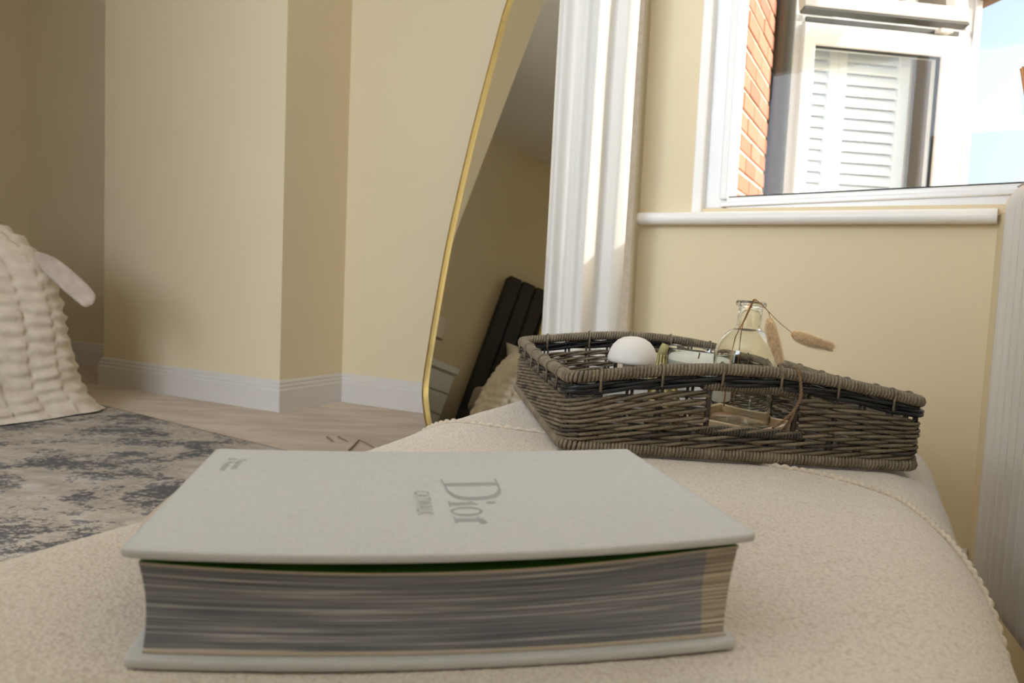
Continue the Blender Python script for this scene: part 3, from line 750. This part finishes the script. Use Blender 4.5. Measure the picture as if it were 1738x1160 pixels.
for k in range(5):
    c2 = Vector((ca.x + (cb.x-ca.x)*(k+.5)/5, 0)); 
    x = c2.x; tq = (x+.06)/.36; yy = 1.87-.17*tq
    mk('ring', tube([Vector((x, yy, 2.447)) + Vector((0, .019*cos(a), .019*sin(a)-.004)) - cur.location for a in [2*pi*q/16 for q in range(16)]], .0025, 6, True), m_gold, cur)

# ------------------------------------------------------------------ book frame (the ottoman is dented by it)
BYAW = radians(9.825); BX, BY = -.15922, .32060
BL, BW = .285, .200
def warp(x):
    t = x/BL; return -.0225*t*(1-t) - .0012*t
def book_local(px_, py_):
    dx, dy = px_-BX, py_-BY
    return cos(BYAW)*dx + sin(BYAW)*dy, -sin(BYAW)*dx + cos(BYAW)*dy

# ------------------------------------------------------------------ ottoman
OA, OB = azdir(24.5), azdir(114.5)                    # along it (away from us), across it (to the right)
IB0, IB1, IA0, IA1, OR, OC = -.42, .02, .05, 1.24, .08, .07   # flat core, edge radius, corner radius
def osurf(tb, ta, disp=0.0):
    cx = max(IB0+OC, min(IB1-OC, tb)); cy = max(IA0+OC, min(IA1-OC, ta))
    dx, dy = tb-cx, ta-cy; l = sqrt(dx*dx+dy*dy)
    d = l-OC
    if d > 0:
        gx, gy = dx/l, dy/l; ang = min(d/OR, pi/2)
        px_, py_ = tb - gx*d + gx*OR*sin(ang), ta - gy*d + gy*OR*sin(ang)
        z = -OR*(1-cos(ang)) - max(0, d-OR*pi/2)
        nrm = OB*(gx*sin(ang)) + OA*(gy*sin(ang)) + Vector((0, 0, cos(ang)))
    else:
        px_, py_, z, nrm = tb, ta, 0.0, Vector((0, 0, 1))
    q = OB*px_ + OA*py_
    z += HT + .0
    z += -.0407*(q.x-.056)*sm(ta, .62, .84) * (1.0) + .017*(q.y-.785)*sm(ta, .62, .84)
    if d < OR*1.2:
        bx_, by_ = book_local(q.x, q.y)
        ex = max(-bx_, bx_-BL, 0); ey = max(.006-by_, by_-BW, 0); e = sqrt(ex*ex+ey*ey)
        if e < .09:
            bt = warp(max(0, min(BL, bx_)))
            z += (min(0, bt) - .0022)*(1-sm(e, 0.0, .09))
    z += -.0015*sm(ta, .62, .84)
    q = Vector((q.x, q.y, z))
    return q + nrm*disp, nrm
def frange(a, b, n): return [a+(b-a)*i/n for i in range(n)]
def ottoman():
    HS = OR*pi/2 + .27
    tbs = frange(IB0-HS, IB0-OR*1.5, 22) + frange(IB0-OR*1.5, IB1+OR*1.6, 290) + frange(IB1+OR*1.6, IB1+HS, 22) + [IB1+HS]
    tas = frange(IA0-HS, .16, 40) + frange(.16, .62, 190) + frange(.62, 1.0, 110) + frange(1.0, IA1+HS, 60) + [IA1+HS]
    V = []
    for ta in tas:
        for tb in tbs:
            d = 0.0
            if -.6 < tb < .2 and .1 < ta < 1.4:
                p3 = Vector((tb*300, ta*300, 0)); f1 = noise.noise(p3); f2 = noise.noise(Vector((tb*95, ta*95, 4)))
                d = .00055*f1 + .00012*f2 + .0012*noise.noise(Vector((tb*9, ta*9, 8)))
            V.append(osurf(tb, ta, d)[0])
    nb, na = len(tbs), len(tas)
    f = [(j*nb+i, j*nb+i+1, (j+1)*nb+i+1, (j+1)*nb+i) for j in range(na-1) for i in range(nb-1)]
    return V, f
ott = empty('ottoman', (OB*-.2+OA*.6), 'cream boucle upholstered ottoman bench carrying the book and the wicker tray', 'ottoman')
ol = ott.location
def omk(name, vf, mat, smooth=False): return mk(name, ([Vector(p)-ol for p in vf[0]], vf[1]), mat, ott, smooth)
omk('cushion', ottoman(), m_boucle, True)
seam = spline([Vector(c+(0,)) for c in [(-.66, .775), (-.50, .788), (-.44, .797), (-.36, .812), (-.22, .838), (-.09, .852), (-.02, .845), (.03, .81), (.062, .755), (.098, .69), (.142, .60), (.178, .50), (.20, .32), (.20, .12)]], 900)
sp_ = []
for i, c in enumerate(seam):
    q, nn_ = osurf(c.x, c.y, .0012); tw = i*.75
    sp_.append(q + nn_*(.0007*sin(tw)))
omk('piping', tube(sp_, .0034, 7, rfn=lambda t: 0.0026*(1+.14*sin(t*900*.75))), m_piping, True)
omk('base_board', obox(Vector((0, 0, 0)), OB, OA, Vector((0, 0, 1)), (IB0-.06, IB1+.06), (IA0-.06, IA1+.06), (.075, .10)), m_wood_leg)
for b_ in (IB0, IB1):
    for a_ in (IA0+.03, IA1-.03):
        q = OB*b_ + OA*a_
        on_rug = 0.0
        lc = q - rb; 
        if 0 < lc.dot(rx) < 3.0 and 0 < lc.dot(ry) < 2.35: on_rug = .014
        omk('leg', lathe([(.014, on_rug), (.020, .078)], 16, q.x, q.y), m_wood_leg, True)

# ------------------------------------------------------------------ book
book = empty('book', Vector((BX, BY, HT-.0008)), 'thick pale grey clothbound hardback with grey lettering lying on the ottoman', 'book', BYAW)
TT = .0512
def lean(z): return .0015*(1-z/TT)
def cover(x0, x1, y0, y1, zb, zt, zfn):
    h = (zt-zb)/2; prof = []
    for k in range(7):
        a = pi/2 + pi*k/6; prof.append((h*cos(a)*.5, h*sin(a), 0))
    for k in range(7):
        a = -pi/2 + pi*k/6; prof.append((h*cos(a)*.5, h*sin(a), 1))
    xs = [(x0, .0042, .25), (x0+.0004, .0028, .7), (x0+.0012, .0016, .93), (x0+.003, .0004, 1)] + [(x0+.005+(x1-x0-.010)*i/56, 0, 1) for i in range(57)] + [(x1-.003, .0004, 1), (x1-.0012, .0016, .93), (x1-.0004, .0028, .7), (x1, .0042, .25)]
    def p(i, j):
        x, ins, k = xs[j]; dy, dz, side = prof[i]
        y = (y0+ins+h*.5 + dy) if side == 0 else (y1-ins-h*.5 + dy)
        z = (zb+zt)/2 + dz*k
        return (x, y, z + zfn(x, y))
    v, f = grid(len(prof), len(xs), p, closed_u=True); n = len(prof)
    f.append(tuple(range(n))[::-1]); f.append(tuple((len(xs)-1)*n+i for i in range(n)))
    return v, [q[::-1] for q in f]
def up_z(x, y):
    t = x/BL
    return warp(x)*(1-.7*max(0, y)/BW) + .0047*t*t*(1-.5*max(0, y)/BW) + (.0012 + .0008*sin(pi*t))*(1-y/BW)
ZU0, ZU1 = .0473, .0515
upper = mk('upper_cover', cover(-.0022, BL+.0012, -.001, BW, ZU0, ZU1, up_z), m_cover, book, True)
mk('lower_cover', cover(-.0012, .2805, lean(0)-.001, BW+.002, -.0005, .0042, lambda x, y: warp(x)), m_cover, book, True)
mk('spine', (lambda g: (g[0], [q[::-1] for q in g[1]]))(cover(.0006, .2825, BW-.006, BW+.0025, .0, .0455, lambda x, y: warp(x))), m_cover, book, True)
def top_z(x): return warp(x) + .0047*(x/BL)**2 - .0020 - .0024*sin(pi*min(1, x/BL*1.1))
def block():
    NL = 84; zb, zt = .0056, .0460
    random.seed(11)
    off = [random.uniform(0, .00035) for _ in range(NL+1)]
    V, UVs = [], []
    nx = 48
    ring = [(k/NL, 0) for k in range(NL+1)] + [(1, 1), (0, 1)]
    for j in range(nx+1):
        for q, (tz, s) in enumerate(ring):
            z = zb + (zt-zb)*tz
            x0 = .0058 - .0016*tz + .0014*sin(pi*tz); x1 = .2752 + .0042*tz
            x = x0 + (x1-x0)*j/nx
            y = (.0062 + .0012*(1-tz) + .0020*sin(pi*tz) + off[q] if s == 0 else BW-.002)
            V.append((x, y, z + warp(x)*(1) + (top_z(x)-warp(x))*tz)); UVs.append((x, z))
    n = len(ring); f = [(j*n+k, (j+1)*n+k, (j+1)*n+(k+1) % n, j*n+(k+1) % n) for j in range(nx) for k in range(n)]
    f.append(tuple(range(n))); f.append(tuple(nx*n+k for k in range(n))[::-1])
    return V, f, UVs
bv, bf, buv = block()
m_pages = pages_mat(BL)
bme_ = mesh('page_block', bv, bf); uvl = bme_.uv_layers.new(name='UVMap')
for lp in bme_.loops: uvl.data[lp.index].uv = buv[lp.vertex_index]
pb = link('page_block', bme_, m_pages, book)
def sheet(x0, x1, y0, y1, z, th_, top=True, bow=0.0):
    nx = 48
    def p(i, j):
        x = x0+(x1-x0)*j/nx; y, dz = [(y0, 0), (y0, th_), (y1, th_), (y1, 0)][i]
        zz = z + dz + (top_z(x) if top else warp(x))
        if i >= 2 and top: zz += -top_z(x) + warp(x) + .0047*(x/BL)**2
        return (x, y, zz)
    v, f = grid(4, nx+1, p, closed_u=True); f.append((0, 1, 2, 3)); f.append(tuple(4*nx+k for k in (3, 2, 1, 0)))
    return v, f
mk('flyleaf', sheet(.0040, .2796, .0058, BW-.003, .0458, .0011), m_leafedge, book)
mk('endpaper', sheet(.0042, .2794, .0062, BW-.003, .0468, .0002), m_green, book)
mk('flyleaf', sheet(.0062, .2756, .0056, BW-.003, .0046, .0012, False), m_leafedge, book)
mk('endpaper', sheet(.0055, .2764, .0068, BW-.003, .0042, .0003, False), m_green, book)
def pastedown():
    def p(i, j):
        x = .005+(BL-.010)*j/48; y = .004 + (BW-.010)*i/6
        return (x, y, ZU0 - .00018 + up_z(x, y))
    return grid(7, 49, p)
mk('endpaper', pastedown(), m_green, upper)
loose = [(.02, .012), (.0, .018), (-.0062, .035), (-.0088, .06), (-.0080, .09), (-.0056, .12), (-.002, .15), (.02, .155)]
lv = [(x, y, .0464+warp(max(0, x))-.0006) for x, y in loose] + [(x, y, .0469+warp(max(0, x))-.0006) for x, y in loose]
mk('loose_leaf', (lv, [tuple(range(8)), tuple(range(8, 16))[::-1]] + [(i, 8+i, 8+(i+1) % 8, (i+1) % 8) for i in range(8)]), m_leafedge, book)['label'] = 'loose cream leaf sticking out past the cover edge'

def cz(x, y): return ZU1 + up_z(x, y) + .00012
def stroke(pts):
    V = []; P = [Vector((p[0], p[1]+.0060)) for p in pts]; n = len(P)
    for i in range(n):
        t = (P[min(i+1, n-1)]-P[max(i-1, 0)]).normalized(); o = Vector((-t.y, t.x))*(pts[i][2]/2)
        for q in (P[i]+o, P[i]-o): V.append((q.x, q.y, cz(q.x, q.y)))
    return V, [(2*i, 2*i+1, 2*i+3, 2*i+2) for i in range(n-1)]
def dense(pts, n=16): return [(p.x, p.y, p.z) for p in spline(pts, n)]
mk('lettering', join(stroke(dense([(.1445, .1078, .0066), (.1758, .1085, .0066)], 6)), stroke(dense([(.1432, .1195, .0012), (.1443, .107, .0013), (.1450, .0955, .0016)], 8)),
   stroke(dense([(.1765, .1205, .0012), (.1763, .1085, .0013), (.1757, .0965, .0016)], 8)),
   stroke(dense([(.1450, .0955, .0018), (.1475, .0865, .003), (.1525, .0798, .0056), (.159, .0785, .0064), (.167, .0803, .0060), (.1732, .0865, .0036), (.1757, .0965, .0018)], 24))), m_ink, upper)
mk('lettering', join(stroke(dense([(.1445, .0689, .0052), (.1578, .0687, .0052)], 5)), stroke([(.1440, .0738, .0012), (.1440, .0642, .0012)]), stroke([(.1552, .0738, .0010), (.1586, .0664, .0026)]),
   stroke(dense([(.1640, .0701, .0012), (.1650, .0701, .0044), (.1670, .0702, .0052), (.1688, .0703, .0040), (.1696, .0703, .001)], 10))), m_ink, upper)
el = []
for k in range(33):
    a = 2*pi*k/32; el.append((.1518 + .0078*cos(a), .0553 + .0064*sin(a), .0017 + .0016*sin(a)**2))
mk('lettering', stroke(el), m_ink, upper)
mk('lettering', join(stroke(dense([(.1448, .0411, .0052), (.1588, .0404, .0052)], 5)), stroke([(.1443, .0458, .0012), (.1446, .0362, .0012)]), stroke([(.1560, .0452, .0010), (.1592, .0384, .0024)]),
   stroke(dense([(.1578, .0392, .001), (.1586, .0372, .003), (.1580, .0352, .0044), (.1574, .0340, .002)], 8))), m_ink, upper)
def text_on(txt, y_a, y_b, x_b, x_t):
    cu = bpy.data.curves.new('lettering', 'FONT'); cu.body = txt; cu.resolution_u = 3
    o = bpy.data.objects.new('lettering', cu); COL.objects.link(o)
    bpy.context.view_layer.update()
    me = bpy.data.meshes.new_from_object(o.evaluated_get(bpy.context.evaluated_depsgraph_get()))
    bpy.data.objects.remove(o); bpy.data.curves.remove(cu)
    xs = [v.co.x for v in me.vertices]; ys = [v.co.y for v in me.vertices]
    for v in me.vertices:
        tx = (v.co.x-min(xs))/(max(xs)-min(xs)); ty = (v.co.y-min(ys))/(max(ys)-min(ys))
        x = x_b + (x_t-x_b)*ty; y = y_a + (y_b-y_a)*tx
        v.co = (x, y, cz(x, y))
    me.materials.clear(); me.update()
    return link('lettering', me, m_ink, upper)
text_on('CATWALK', .1005, .0560, .1255, .1345)
text_on('Thames', .1715, .1440, .0172, .0222)
text_on('& Hudson', .1715, .1385, .0113, .0163)

# ------------------------------------------------------------------ wicker tray basket
KR = Matrix.Rotation(.1195, 4, 'Z') @ Matrix.Rotation(.0406, 4, 'Y') @ Matrix.Rotation(.0173, 4, 'X')
KM = Matrix.Translation(Vector((.0562, .785, HT+.0008))) @ KR
KL, KW, KC = .389, .387, .016
bas = empty('wicker_tray', (0, 0, 0), 'dark grey wicker tray basket with handle holes on the far end of the ottoman', 'tray')
bas.matrix_world = KM
KPER = 2*(KL-2*KC) + 2*(KW-2*KC) + 2*pi*KC
def kper(s):
    """point and outward normal on the rounded rectangle; s starts at the left end of the front side, goes right"""
    s %= KPER
    for (x0, y0, dx, dy, ln, nx_, ny_) in ((KC, 0, 1, 0, KL-2*KC, 0, -1), (KL, KC, 0, 1, KW-2*KC, 1, 0), (KL-KC, KW, -1, 0, KL-2*KC, 0, 1), (0, KW-KC, 0, -1, KW-2*KC, -1, 0)):
        if s <= ln: return x0+dx*s, y0+dy*s, nx_, ny_
        s -= ln; q = pi/2*KC
        if s <= q:
            a0 = math.atan2(ny_, nx_); a = a0 + s/KC
            cx, cy = x0+dx*ln-nx_*KC, y0+dy*ln-ny_*KC
            return cx+KC*cos(a), cy+KC*sin(a), cos(a), sin(a)
        s -= q
    return KC, 0, 0, -1
def kh(x, y):
    """rim height"""
    fb = sin(pi*max(0, min(1, x/KL)))
    wfb = 1 - min(1, min(y, KW-y)/.05)
    return .0765 + .0205*(max(0, fb)**1.1)*max(0, wfb) - .003*(sin(pi*max(0, min(1, y/KW)))**2)*(1-max(0, wfb))
NST = 48; STP = KPER/NST
HOLE = (.148, .243)
QARC = pi/2*KC; sF0 = HOLE[0]-KC; sF1 = HOLE[1]-KC
sB0 = (KL-2*KC) + QARC + (KW-2*KC) + QARC + (KL-KC-HOLE[1]); sB1 = sB0 + (HOLE[1]-HOLE[0])
RZ0, RTOP = .0150, .0255
def row_pt(k, nk, s, amp, dz, ph):
    x, y, nx_, ny_ = kper(s); h = kh(x, y)
    z = RZ0 + (h-RTOP-RZ0)*k/(nk-1)
    c = cos(2*pi*s/(3*STP) + ph); q = sin(2*pi*s/(3*STP) + ph)
    return Vector((x + nx_*amp*c, y + ny_*amp*c, z + dz*q))
NK = 7
wk_mats = [m_wick, m_wick2, m_wick, m_wickd]
random.seed(5)
def weaver_path(k, s0, s1, ph, n):
    return [row_pt(k, NK, s0+(s1-s0)*i/n, .0034, .0023, ph + 1.3*k) + Vector((0, 0, .0006*noise.noise(Vector((i*.12, k*3, ph))))) for i in range(n+1)]
for k in range(NK):
    zmid = RZ0 + (.097-RTOP-RZ0)*k/(NK-1)
    if .034 < zmid < .0735+.004:
        for (a, b) in ((sF1+.004, sB0-.004), (sB1+.004, KPER+sF0-.004)):
            n = int((b-a)/STP*8)
            A = weaver_path(k, a, b, 0, n); B = weaver_path(k, a, b, 2*pi/3, n); C_ = weaver_path(k, a, b, 4*pi/3, n)
            def turn(P, Q, sgn):
                e0, e1 = P[-1 if sgn > 0 else 0], Q[-1 if sgn > 0 else 0]
                tan = (P[-1]-P[-3]).normalized() if sgn > 0 else (P[0]-P[2]).normalized()
                return [e0 + (e1-e0)*t + tan*(.0045*sin(pi*t)) + Vector((0, 0, .0016*cos(pi*t))) for t in (.2, .4, .6, .8)]
            mk('weaver', tube(A + turn(A, B, 1) + B[::-1], .0019, 6), random.choice(wk_mats[:3]), bas, True)
            mk('weaver', tube(C_, .0019, 6), random.choice(wk_mats[:3]), bas, True)
    else:
        n = NST*8
        for ph in (0, 2*pi/3, 4*pi/3):
            mk('weaver', tube(weaver_path(k, 0, KPER, ph, n)[:-1], .0019, 6, True), random.choice(wk_mats if k < 3 else wk_mats[:3]), bas, True)
# black strands under the rim
for kk, dz_ in ((0, .0098), (1, .0150)):
    for ph in (0, pi):
        n = NST*6; P = []
        for i in range(n):
            s = KPER*i/n; x, y, nx_, ny_ = kper(s); h = kh(x, y); c = cos(pi*s/STP*.5+ph+kk); q = sin(pi*s/STP*.5+ph+kk)
            P.append(Vector((x+nx_*(.0034*c+.001), y+ny_*(.0034*c+.001), h-dz_+.0017*q-.0012*max(0, noise.noise(Vector((s*14, kk, 3)))))))
        mk('black_strand', tube(P, .0025, 6, True), m_black, bas, True)
# stakes in pairs, each with its tie over the rim
for i in range(NST):
    s = (i+.5)*STP; x, y, nx_, ny_ = kper(s); h = kh(x, y); tx, ty = -ny_, nx_
    infront = (sF0 < s < sF1) or (sB0 < s < sB1)
    for o in (-.0026, .0026):
        px_, py_ = x+tx*o, y+ty*o
        for z0_, z1_ in (((.004, .034), (.078, h)) if infront else ((.004, h-.002),)):
            mk('stake', tube([Vector((px_, py_, z0_)), Vector((px_, py_, z1_))], .0017, 6), m_wickd, bas, True)
    if i % 2: continue
    arc_ = [Vector((x+nx_*.0072*cos(a), y+ny_*.0072*cos(a), h+.0072*sin(a))) for a in [radians(q) for q in range(-40, 230, 22)]]
    arc_ = [Vector((x+nx_*.0055, y+ny_*.0055, h-.016))] + arc_ + [Vector((x-nx_*.0055, y-ny_*.0055, h-.016))]
    mk('rim_tie', tube(arc_, .0014, 6), m_wick2, bas, True)
def helix(pathfn, s0, s1, pitch, R, r, closed=False, seg=9, sides=5):
    n = int((s1-s0)/pitch*seg); P = []
    for i in range(n+1):
        s = s0+(s1-s0)*i/n; c, o, u = pathfn(s); a = 2*pi*i/seg
        P.append(c + o*(R*cos(a)) + u*(R*sin(a)))
    return tube(P, r, sides)
def rim_path(s):
    x, y, nx_, ny_ = kper(s); return Vector((x, y, kh(x, y))), Vector((nx_, ny_, 0)), Vector((0, 0, 1))
def foot_path(s):
    x, y, nx_, ny_ = kper(s); return Vector((x, y, .0075)), Vector((nx_, ny_, 0)), Vector((0, 0, 1))
nR = 220
mk('rim_core', tube([rim_path(KPER*i/nR)[0] for i in range(nR)], .0052, 8, True), m_wickd, bas, True)
tag(mk('rim_wrapping', helix(rim_path, 0, KPER, .0038, .0050, .0021), m_wick2, bas, True), None, None, None, 'stuff')
mk('foot_core', tube([foot_path(KPER*i/nR)[0] for i in range(nR)], .0052, 8, True), m_wickd, bas, True)
tag(mk('foot_wrapping', helix(foot_path, 0, KPER, .0038, .0050, .0021), m_wick2, bas, True), None, None, None, 'stuff')
for yy, ny_ in ((0, -1), (KW, 1)):
    for zz, nm in ((.0318, 'handle_lower_bar'), (.0785, 'handle_upper_bar')):
        ext = .010
        hb_ = mk(nm, tube([Vector((HOLE[0]-ext, yy, zz)), Vector((HOLE[1]+ext, yy, zz))], .0036, 8), m_wickd, bas, True)
        tag(mk('wrapping', helix(lambda s: (Vector((s, yy, zz)), Vector((0, ny_, 0)), Vector((0, 0, 1))), HOLE[0]-ext+.001, HOLE[1]+ext-.001, .0033, .0038, .0016), m_wickd if zz < .05 else m_wick, hb_, True), None, None, None, 'stuff')
    for xx in HOLE:
        mk('handle_post', tube([Vector((xx, yy, .030)), Vector((xx, yy, .082))], .003, 8), m_wickd, bas, True)
# woven floor
def floor_strand(i, along):
    P = []; n = 44; sp2 = .0115
    for q in range(n+1):
        t = q/n
        if along: x, y = KL*t, .010 + i*sp2
        else: x, y = .010 + i*.022, KW*t
        z = .0078 + (.0016 if along else -.0016)*(1 if (i % 2) else -1)*cos(pi*((x/.022) if along else (y/sp2)))
        P.append(Vector((x, y, z)))
    return tube(P, .0019 if along else .0023, 5)
tag(mk('woven_floor', join(*[floor_strand(i, True) for i in range(32)], *[floor_strand(i, False) for i in range(17)]), m_wickd, bas, True), None, None, None, 'stuff')

# ------------------------------------------------------------------ things in the tray
FZ = .0122
def inb(x, y, z=FZ): return KM @ Vector((x, y, z))
def placed(name, x, y, z, label, cat, group=None):
    o = empty(name, (0, 0, 0), label, cat, 0, group); o.matrix_world = Matrix.Translation(inb(x, y, z)) @ KR; return o
# raw wood dish under the bottle
tcx, tcy, TS = .2285, .107, .106
wd_ = placed('wooden_dish', tcx, tcy, FZ, 'small square raw-wood dish inside the wicker tray, under the glass bottle', 'dish'); wd_.matrix_world = wd_.matrix_world @ Matrix.Rotation(radians(42), 4, 'Z')
h_ = TS/2
mk('bottom', box(-h_, h_, -h_, h_, 0, .004), m_innerwood, wd_)
for a, b, c, d in ((-h_, h_, -h_, -h_+.006), (-h_, h_, h_-.006, h_), (-h_, -h_+.006, -h_+.006, h_-.006), (h_-.006, h_, -h_+.006, h_-.006)):
    mk('edge', bevel(box(a, b, c, d, .004, .0165), .0008, 1), m_rawwood, wd_)
# glass bottle
bot = placed('glass_bottle', .2305, .110, FZ+.0045, 'clear round-shouldered glass bottle holding two dried grass stems', 'bottle')
BO = [(.030, 0), (.0352, .002), (.0368, .007), (.0368, .070), (.0366, .078), (.0358, .087), (.0340, .096), (.0308, .104), (.0262, .1105), (.0205, .115), (.0160, .1172), (.0142, .119), (.0136, .123), (.0134, .143), (.0140, .1440), (.0168, .1452), (.0176, .1475), (.0170, .1500), (.0150, .1512), (.0128, .1505)]
BI = [(.0116, .1480), (.0112, .143), (.0112, .122), (.0125, .1175), (.0180, .1135), (.0240, .1088), (.0290, .1022), (.0322, .0945), (.0338, .086), (.0346, .077), (.0348, .070), (.0348, .010), (.0330, .0068), (.020, .0058)]
mk('glass', lathe(BO + BI, 48), m_glass, bot, True)
# bunny-tail stems
def stem_world(px): return [at(x, y, d) for x, y, d in px]
def bunny(name, stempts, head, label):
    e = empty(name, stempts[0], label, 'dried grass', 0, 'bunny tail grasses in the bottle'); L0 = e.location
    mk('stem', tube([p-L0 for p in spline(stempts, 60)], .00055, 5, rfn=lambda t: .0007-.0003*t), m_stem, e, True)
    hp = spline(head, 24); rad_ = lambda t: .0068*(sin(pi*(.08+.84*t))**.6)*(1-.25*t)
    hd = mk('seed_head', tube([p-L0 for p in hp], .005, 10, rfn=rad_), m_tailcore, e, True)
    V, F_ = [], []
    random.seed(hash(name+label) % 1000 if False else len(label))
    for q in range(2600):
        t = random.random()**.9; i = min(int(t*23), 22); c = hp[i].lerp(hp[i+1], t*23-i); ax = (hp[i+1]-hp[i]).normalized()
        o = ax.orthogonal().normalized(); o = Matrix.Rotation(random.uniform(0, 6.283), 3, ax) @ o
        b0 = c + o*rad_(t)*.8; ln = random.uniform(.0035, .0085)*(1.0 if random.random() < .93 else 1.5)
        dr = (o*random.uniform(.35, .8) + ax*random.uniform(.7, 1.1)).normalized(); tip = b0 + dr*ln; sd = dr.cross(o).normalized()*.00024
        nb = len(V); V += [b0-sd-L0, b0+sd-L0, b0+o*.0003-L0, tip-L0]
        F_ += [(nb, nb+1, nb+3), (nb+1, nb+2, nb+3), (nb+2, nb, nb+3)]
    tag(mk('bristles', (V, F_), m_tail, e), None, None, None, 'stuff')
    return e
D0 = .905
bunny('bunny_tail_grass', stem_world([(1229, 690, D0), (1235, 640, D0), (1248, 576, D0), (1262, 545, D0-.003), (1276, 514, D0-.01), (1280, 508.5, D0-.012), (1287, 512, D0-.013), (1305, 530, D0-.015), (1325, 550, D0-.017), (1346, 566.5, D0-.018)]),
      stem_world([(1345, 566, D0-.018), (1362, 574, D0-.018), (1382, 581, D0-.018), (1410, 589, D0-.018)]), 'fluffy bunny tail grass pointing out sideways from the bottle neck')
bunny('bunny_tail_grass', stem_world([(1245, 690, D0+.004), (1250, 640, D0+.004), (1259, 560, D0+.003), (1266, 540, D0), (1277, 516, D0-.009), (1281, 510, D0-.011), (1290, 514, D0-.012), (1303, 528, D0-.014), (1306, 536, D0-.014), (1308, 544, D0-.015)]),
      stem_world([(1306, 541, D0-.015), (1309, 562, D0-.016), (1315, 586, D0-.017), (1323, 612, D0-.018)]), 'fluffy bunny tail grass hanging straight down beside the bottle')
# gourd
go = placed('gourd', .126, .098, FZ, 'small green and yellow striped ornamental gourd beside the white box', 'gourd')
GP = [(.006, .002), (.013, .0), (.020, .006), (.0245, .018), (.025, .030), (.0225, .044), (.0175, .056), (.0120, .064), (.0085, .070), (.0066, .077), (.0062, .086)]
mk('body', lathe([(p.x, p.y) for p in spline([Vector((a, b, 0)) for a, b in GP], 40)], 66, fn=lambda r, z, a: r*(1+.07*sm(z, .09, .05)*(abs(cos(5.5*a))-.5))), gourd_mat(), go, True)
mk('stem', tube([Vector((0, 0, .085)), Vector((.001, .001, .092)), Vector((.003, .001, .098))], .0045, 8, rfn=lambda t: .0062-.0018*t), m_gstem, go, True)
# mushroom
mu_ = placed('mushroom_ornament', .112, .172, FZ, 'white ceramic mushroom ornament with a smooth domed cap', 'ornament')
mk('stalk', lathe([(.0135, 0), (.014, .002), (.0115, .02), (.0108, .045), (.0112, .068)], 28), m_mushstem, mu_, True)
mk('cap', lathe([(.0108, .0665), (.026, .0655), (.0295, .0662), (.0306, .0685), (.0304, .0725), (.0288, .0800), (.0252, .0872), (.0200, .0930), (.0135, .0968), (.0065, .0985), (.001, .0988)], 40), m_mush, mu_, True)
# white card box
bx = placed('card_box', .083, .094, FZ, 'small plain white card box standing just behind the front left weave', 'box')
mk('carton', bevel(box(-.022, .022, -.020, .020, 0, .050), .0008, 1), m_card, bx); mk('lid', bevel(box(-.0226, .0226, -.0206, .0206, .036, .0585), .0008, 1), m_card, bx)
# candle jar
jr = placed('candle_jar', .2235, .243, FZ, 'clear glass candle jar with white wax, behind the bottle', 'candle')
mk('glass', lathe([(.040, 0), (.0435, .002), (.045, .007), (.0452, .082), (.0450, .0838), (.0436, .0838), (.0430, .082), (.0428, .010), (.038, .0065), (.01, .006)], 48), m_jarglass, jr, True)
wx = mk('wax', lathe([(.036, .0070), (.0410, .010), (.0424, .014), (.0424, .067), (.0405, .0672), (.0395, .0660), (.001, .0655)], 40), m_wax, jr, True)
mk('wick', tube([Vector((0, 0, .066)), Vector((.001, 0, .074))], .001, 6), m_wickd, wx)
mk('label', lathe([(.04535, .012), (.04535, .058)], 48, cap0=False, cap1=False), m_card, jr, True)
# jute twine hung over the front rim
tw = [inb(.240, .012, .070), inb(.2395, .008, .098), inb(.2388, .002, .1035), inb(.2384, -.005, .1030), inb(.239, -.0095, .096), inb(.2405, -.0105, .088), inb(.2420, -.0105, .078), inb(.2415, -.0095, .070), inb(.2385, -.008, .061)]
tA = tw + [inb(.2325, -.006, .052), inb(.2265, -.003, .044), inb(.2225, .003, .038), inb(.2225, .014, .026)]
tB = [inb(.2385, -.008, .061), inb(.2375, -.005, .050), inb(.2355, .002, .040), inb(.2350, .014, .027)]
t0 = tw[3]; tz = empty('twine', t0, 'brown jute twine looped over the front rim beside the handle hole', 'twine')
def twine(ctrl, nm):
    P = spline(ctrl, 220); V = []
    for ph in (0, pi):
        Q = []
        for i, p in enumerate(P):
            t = (P[min(i+1, 219)]-P[max(i-1, 0)]).normalized(); o = t.orthogonal().normalized(); o = Matrix.Rotation(i*.45+ph, 3, t) @ o
            Q.append(p + o*.0008 - t0)
        V.append(tube(Q, .0009, 5))
    mk(nm, join(*V), m_twine, tz, True)
twine(tA, 'strand'); twine(tB, 'strand')
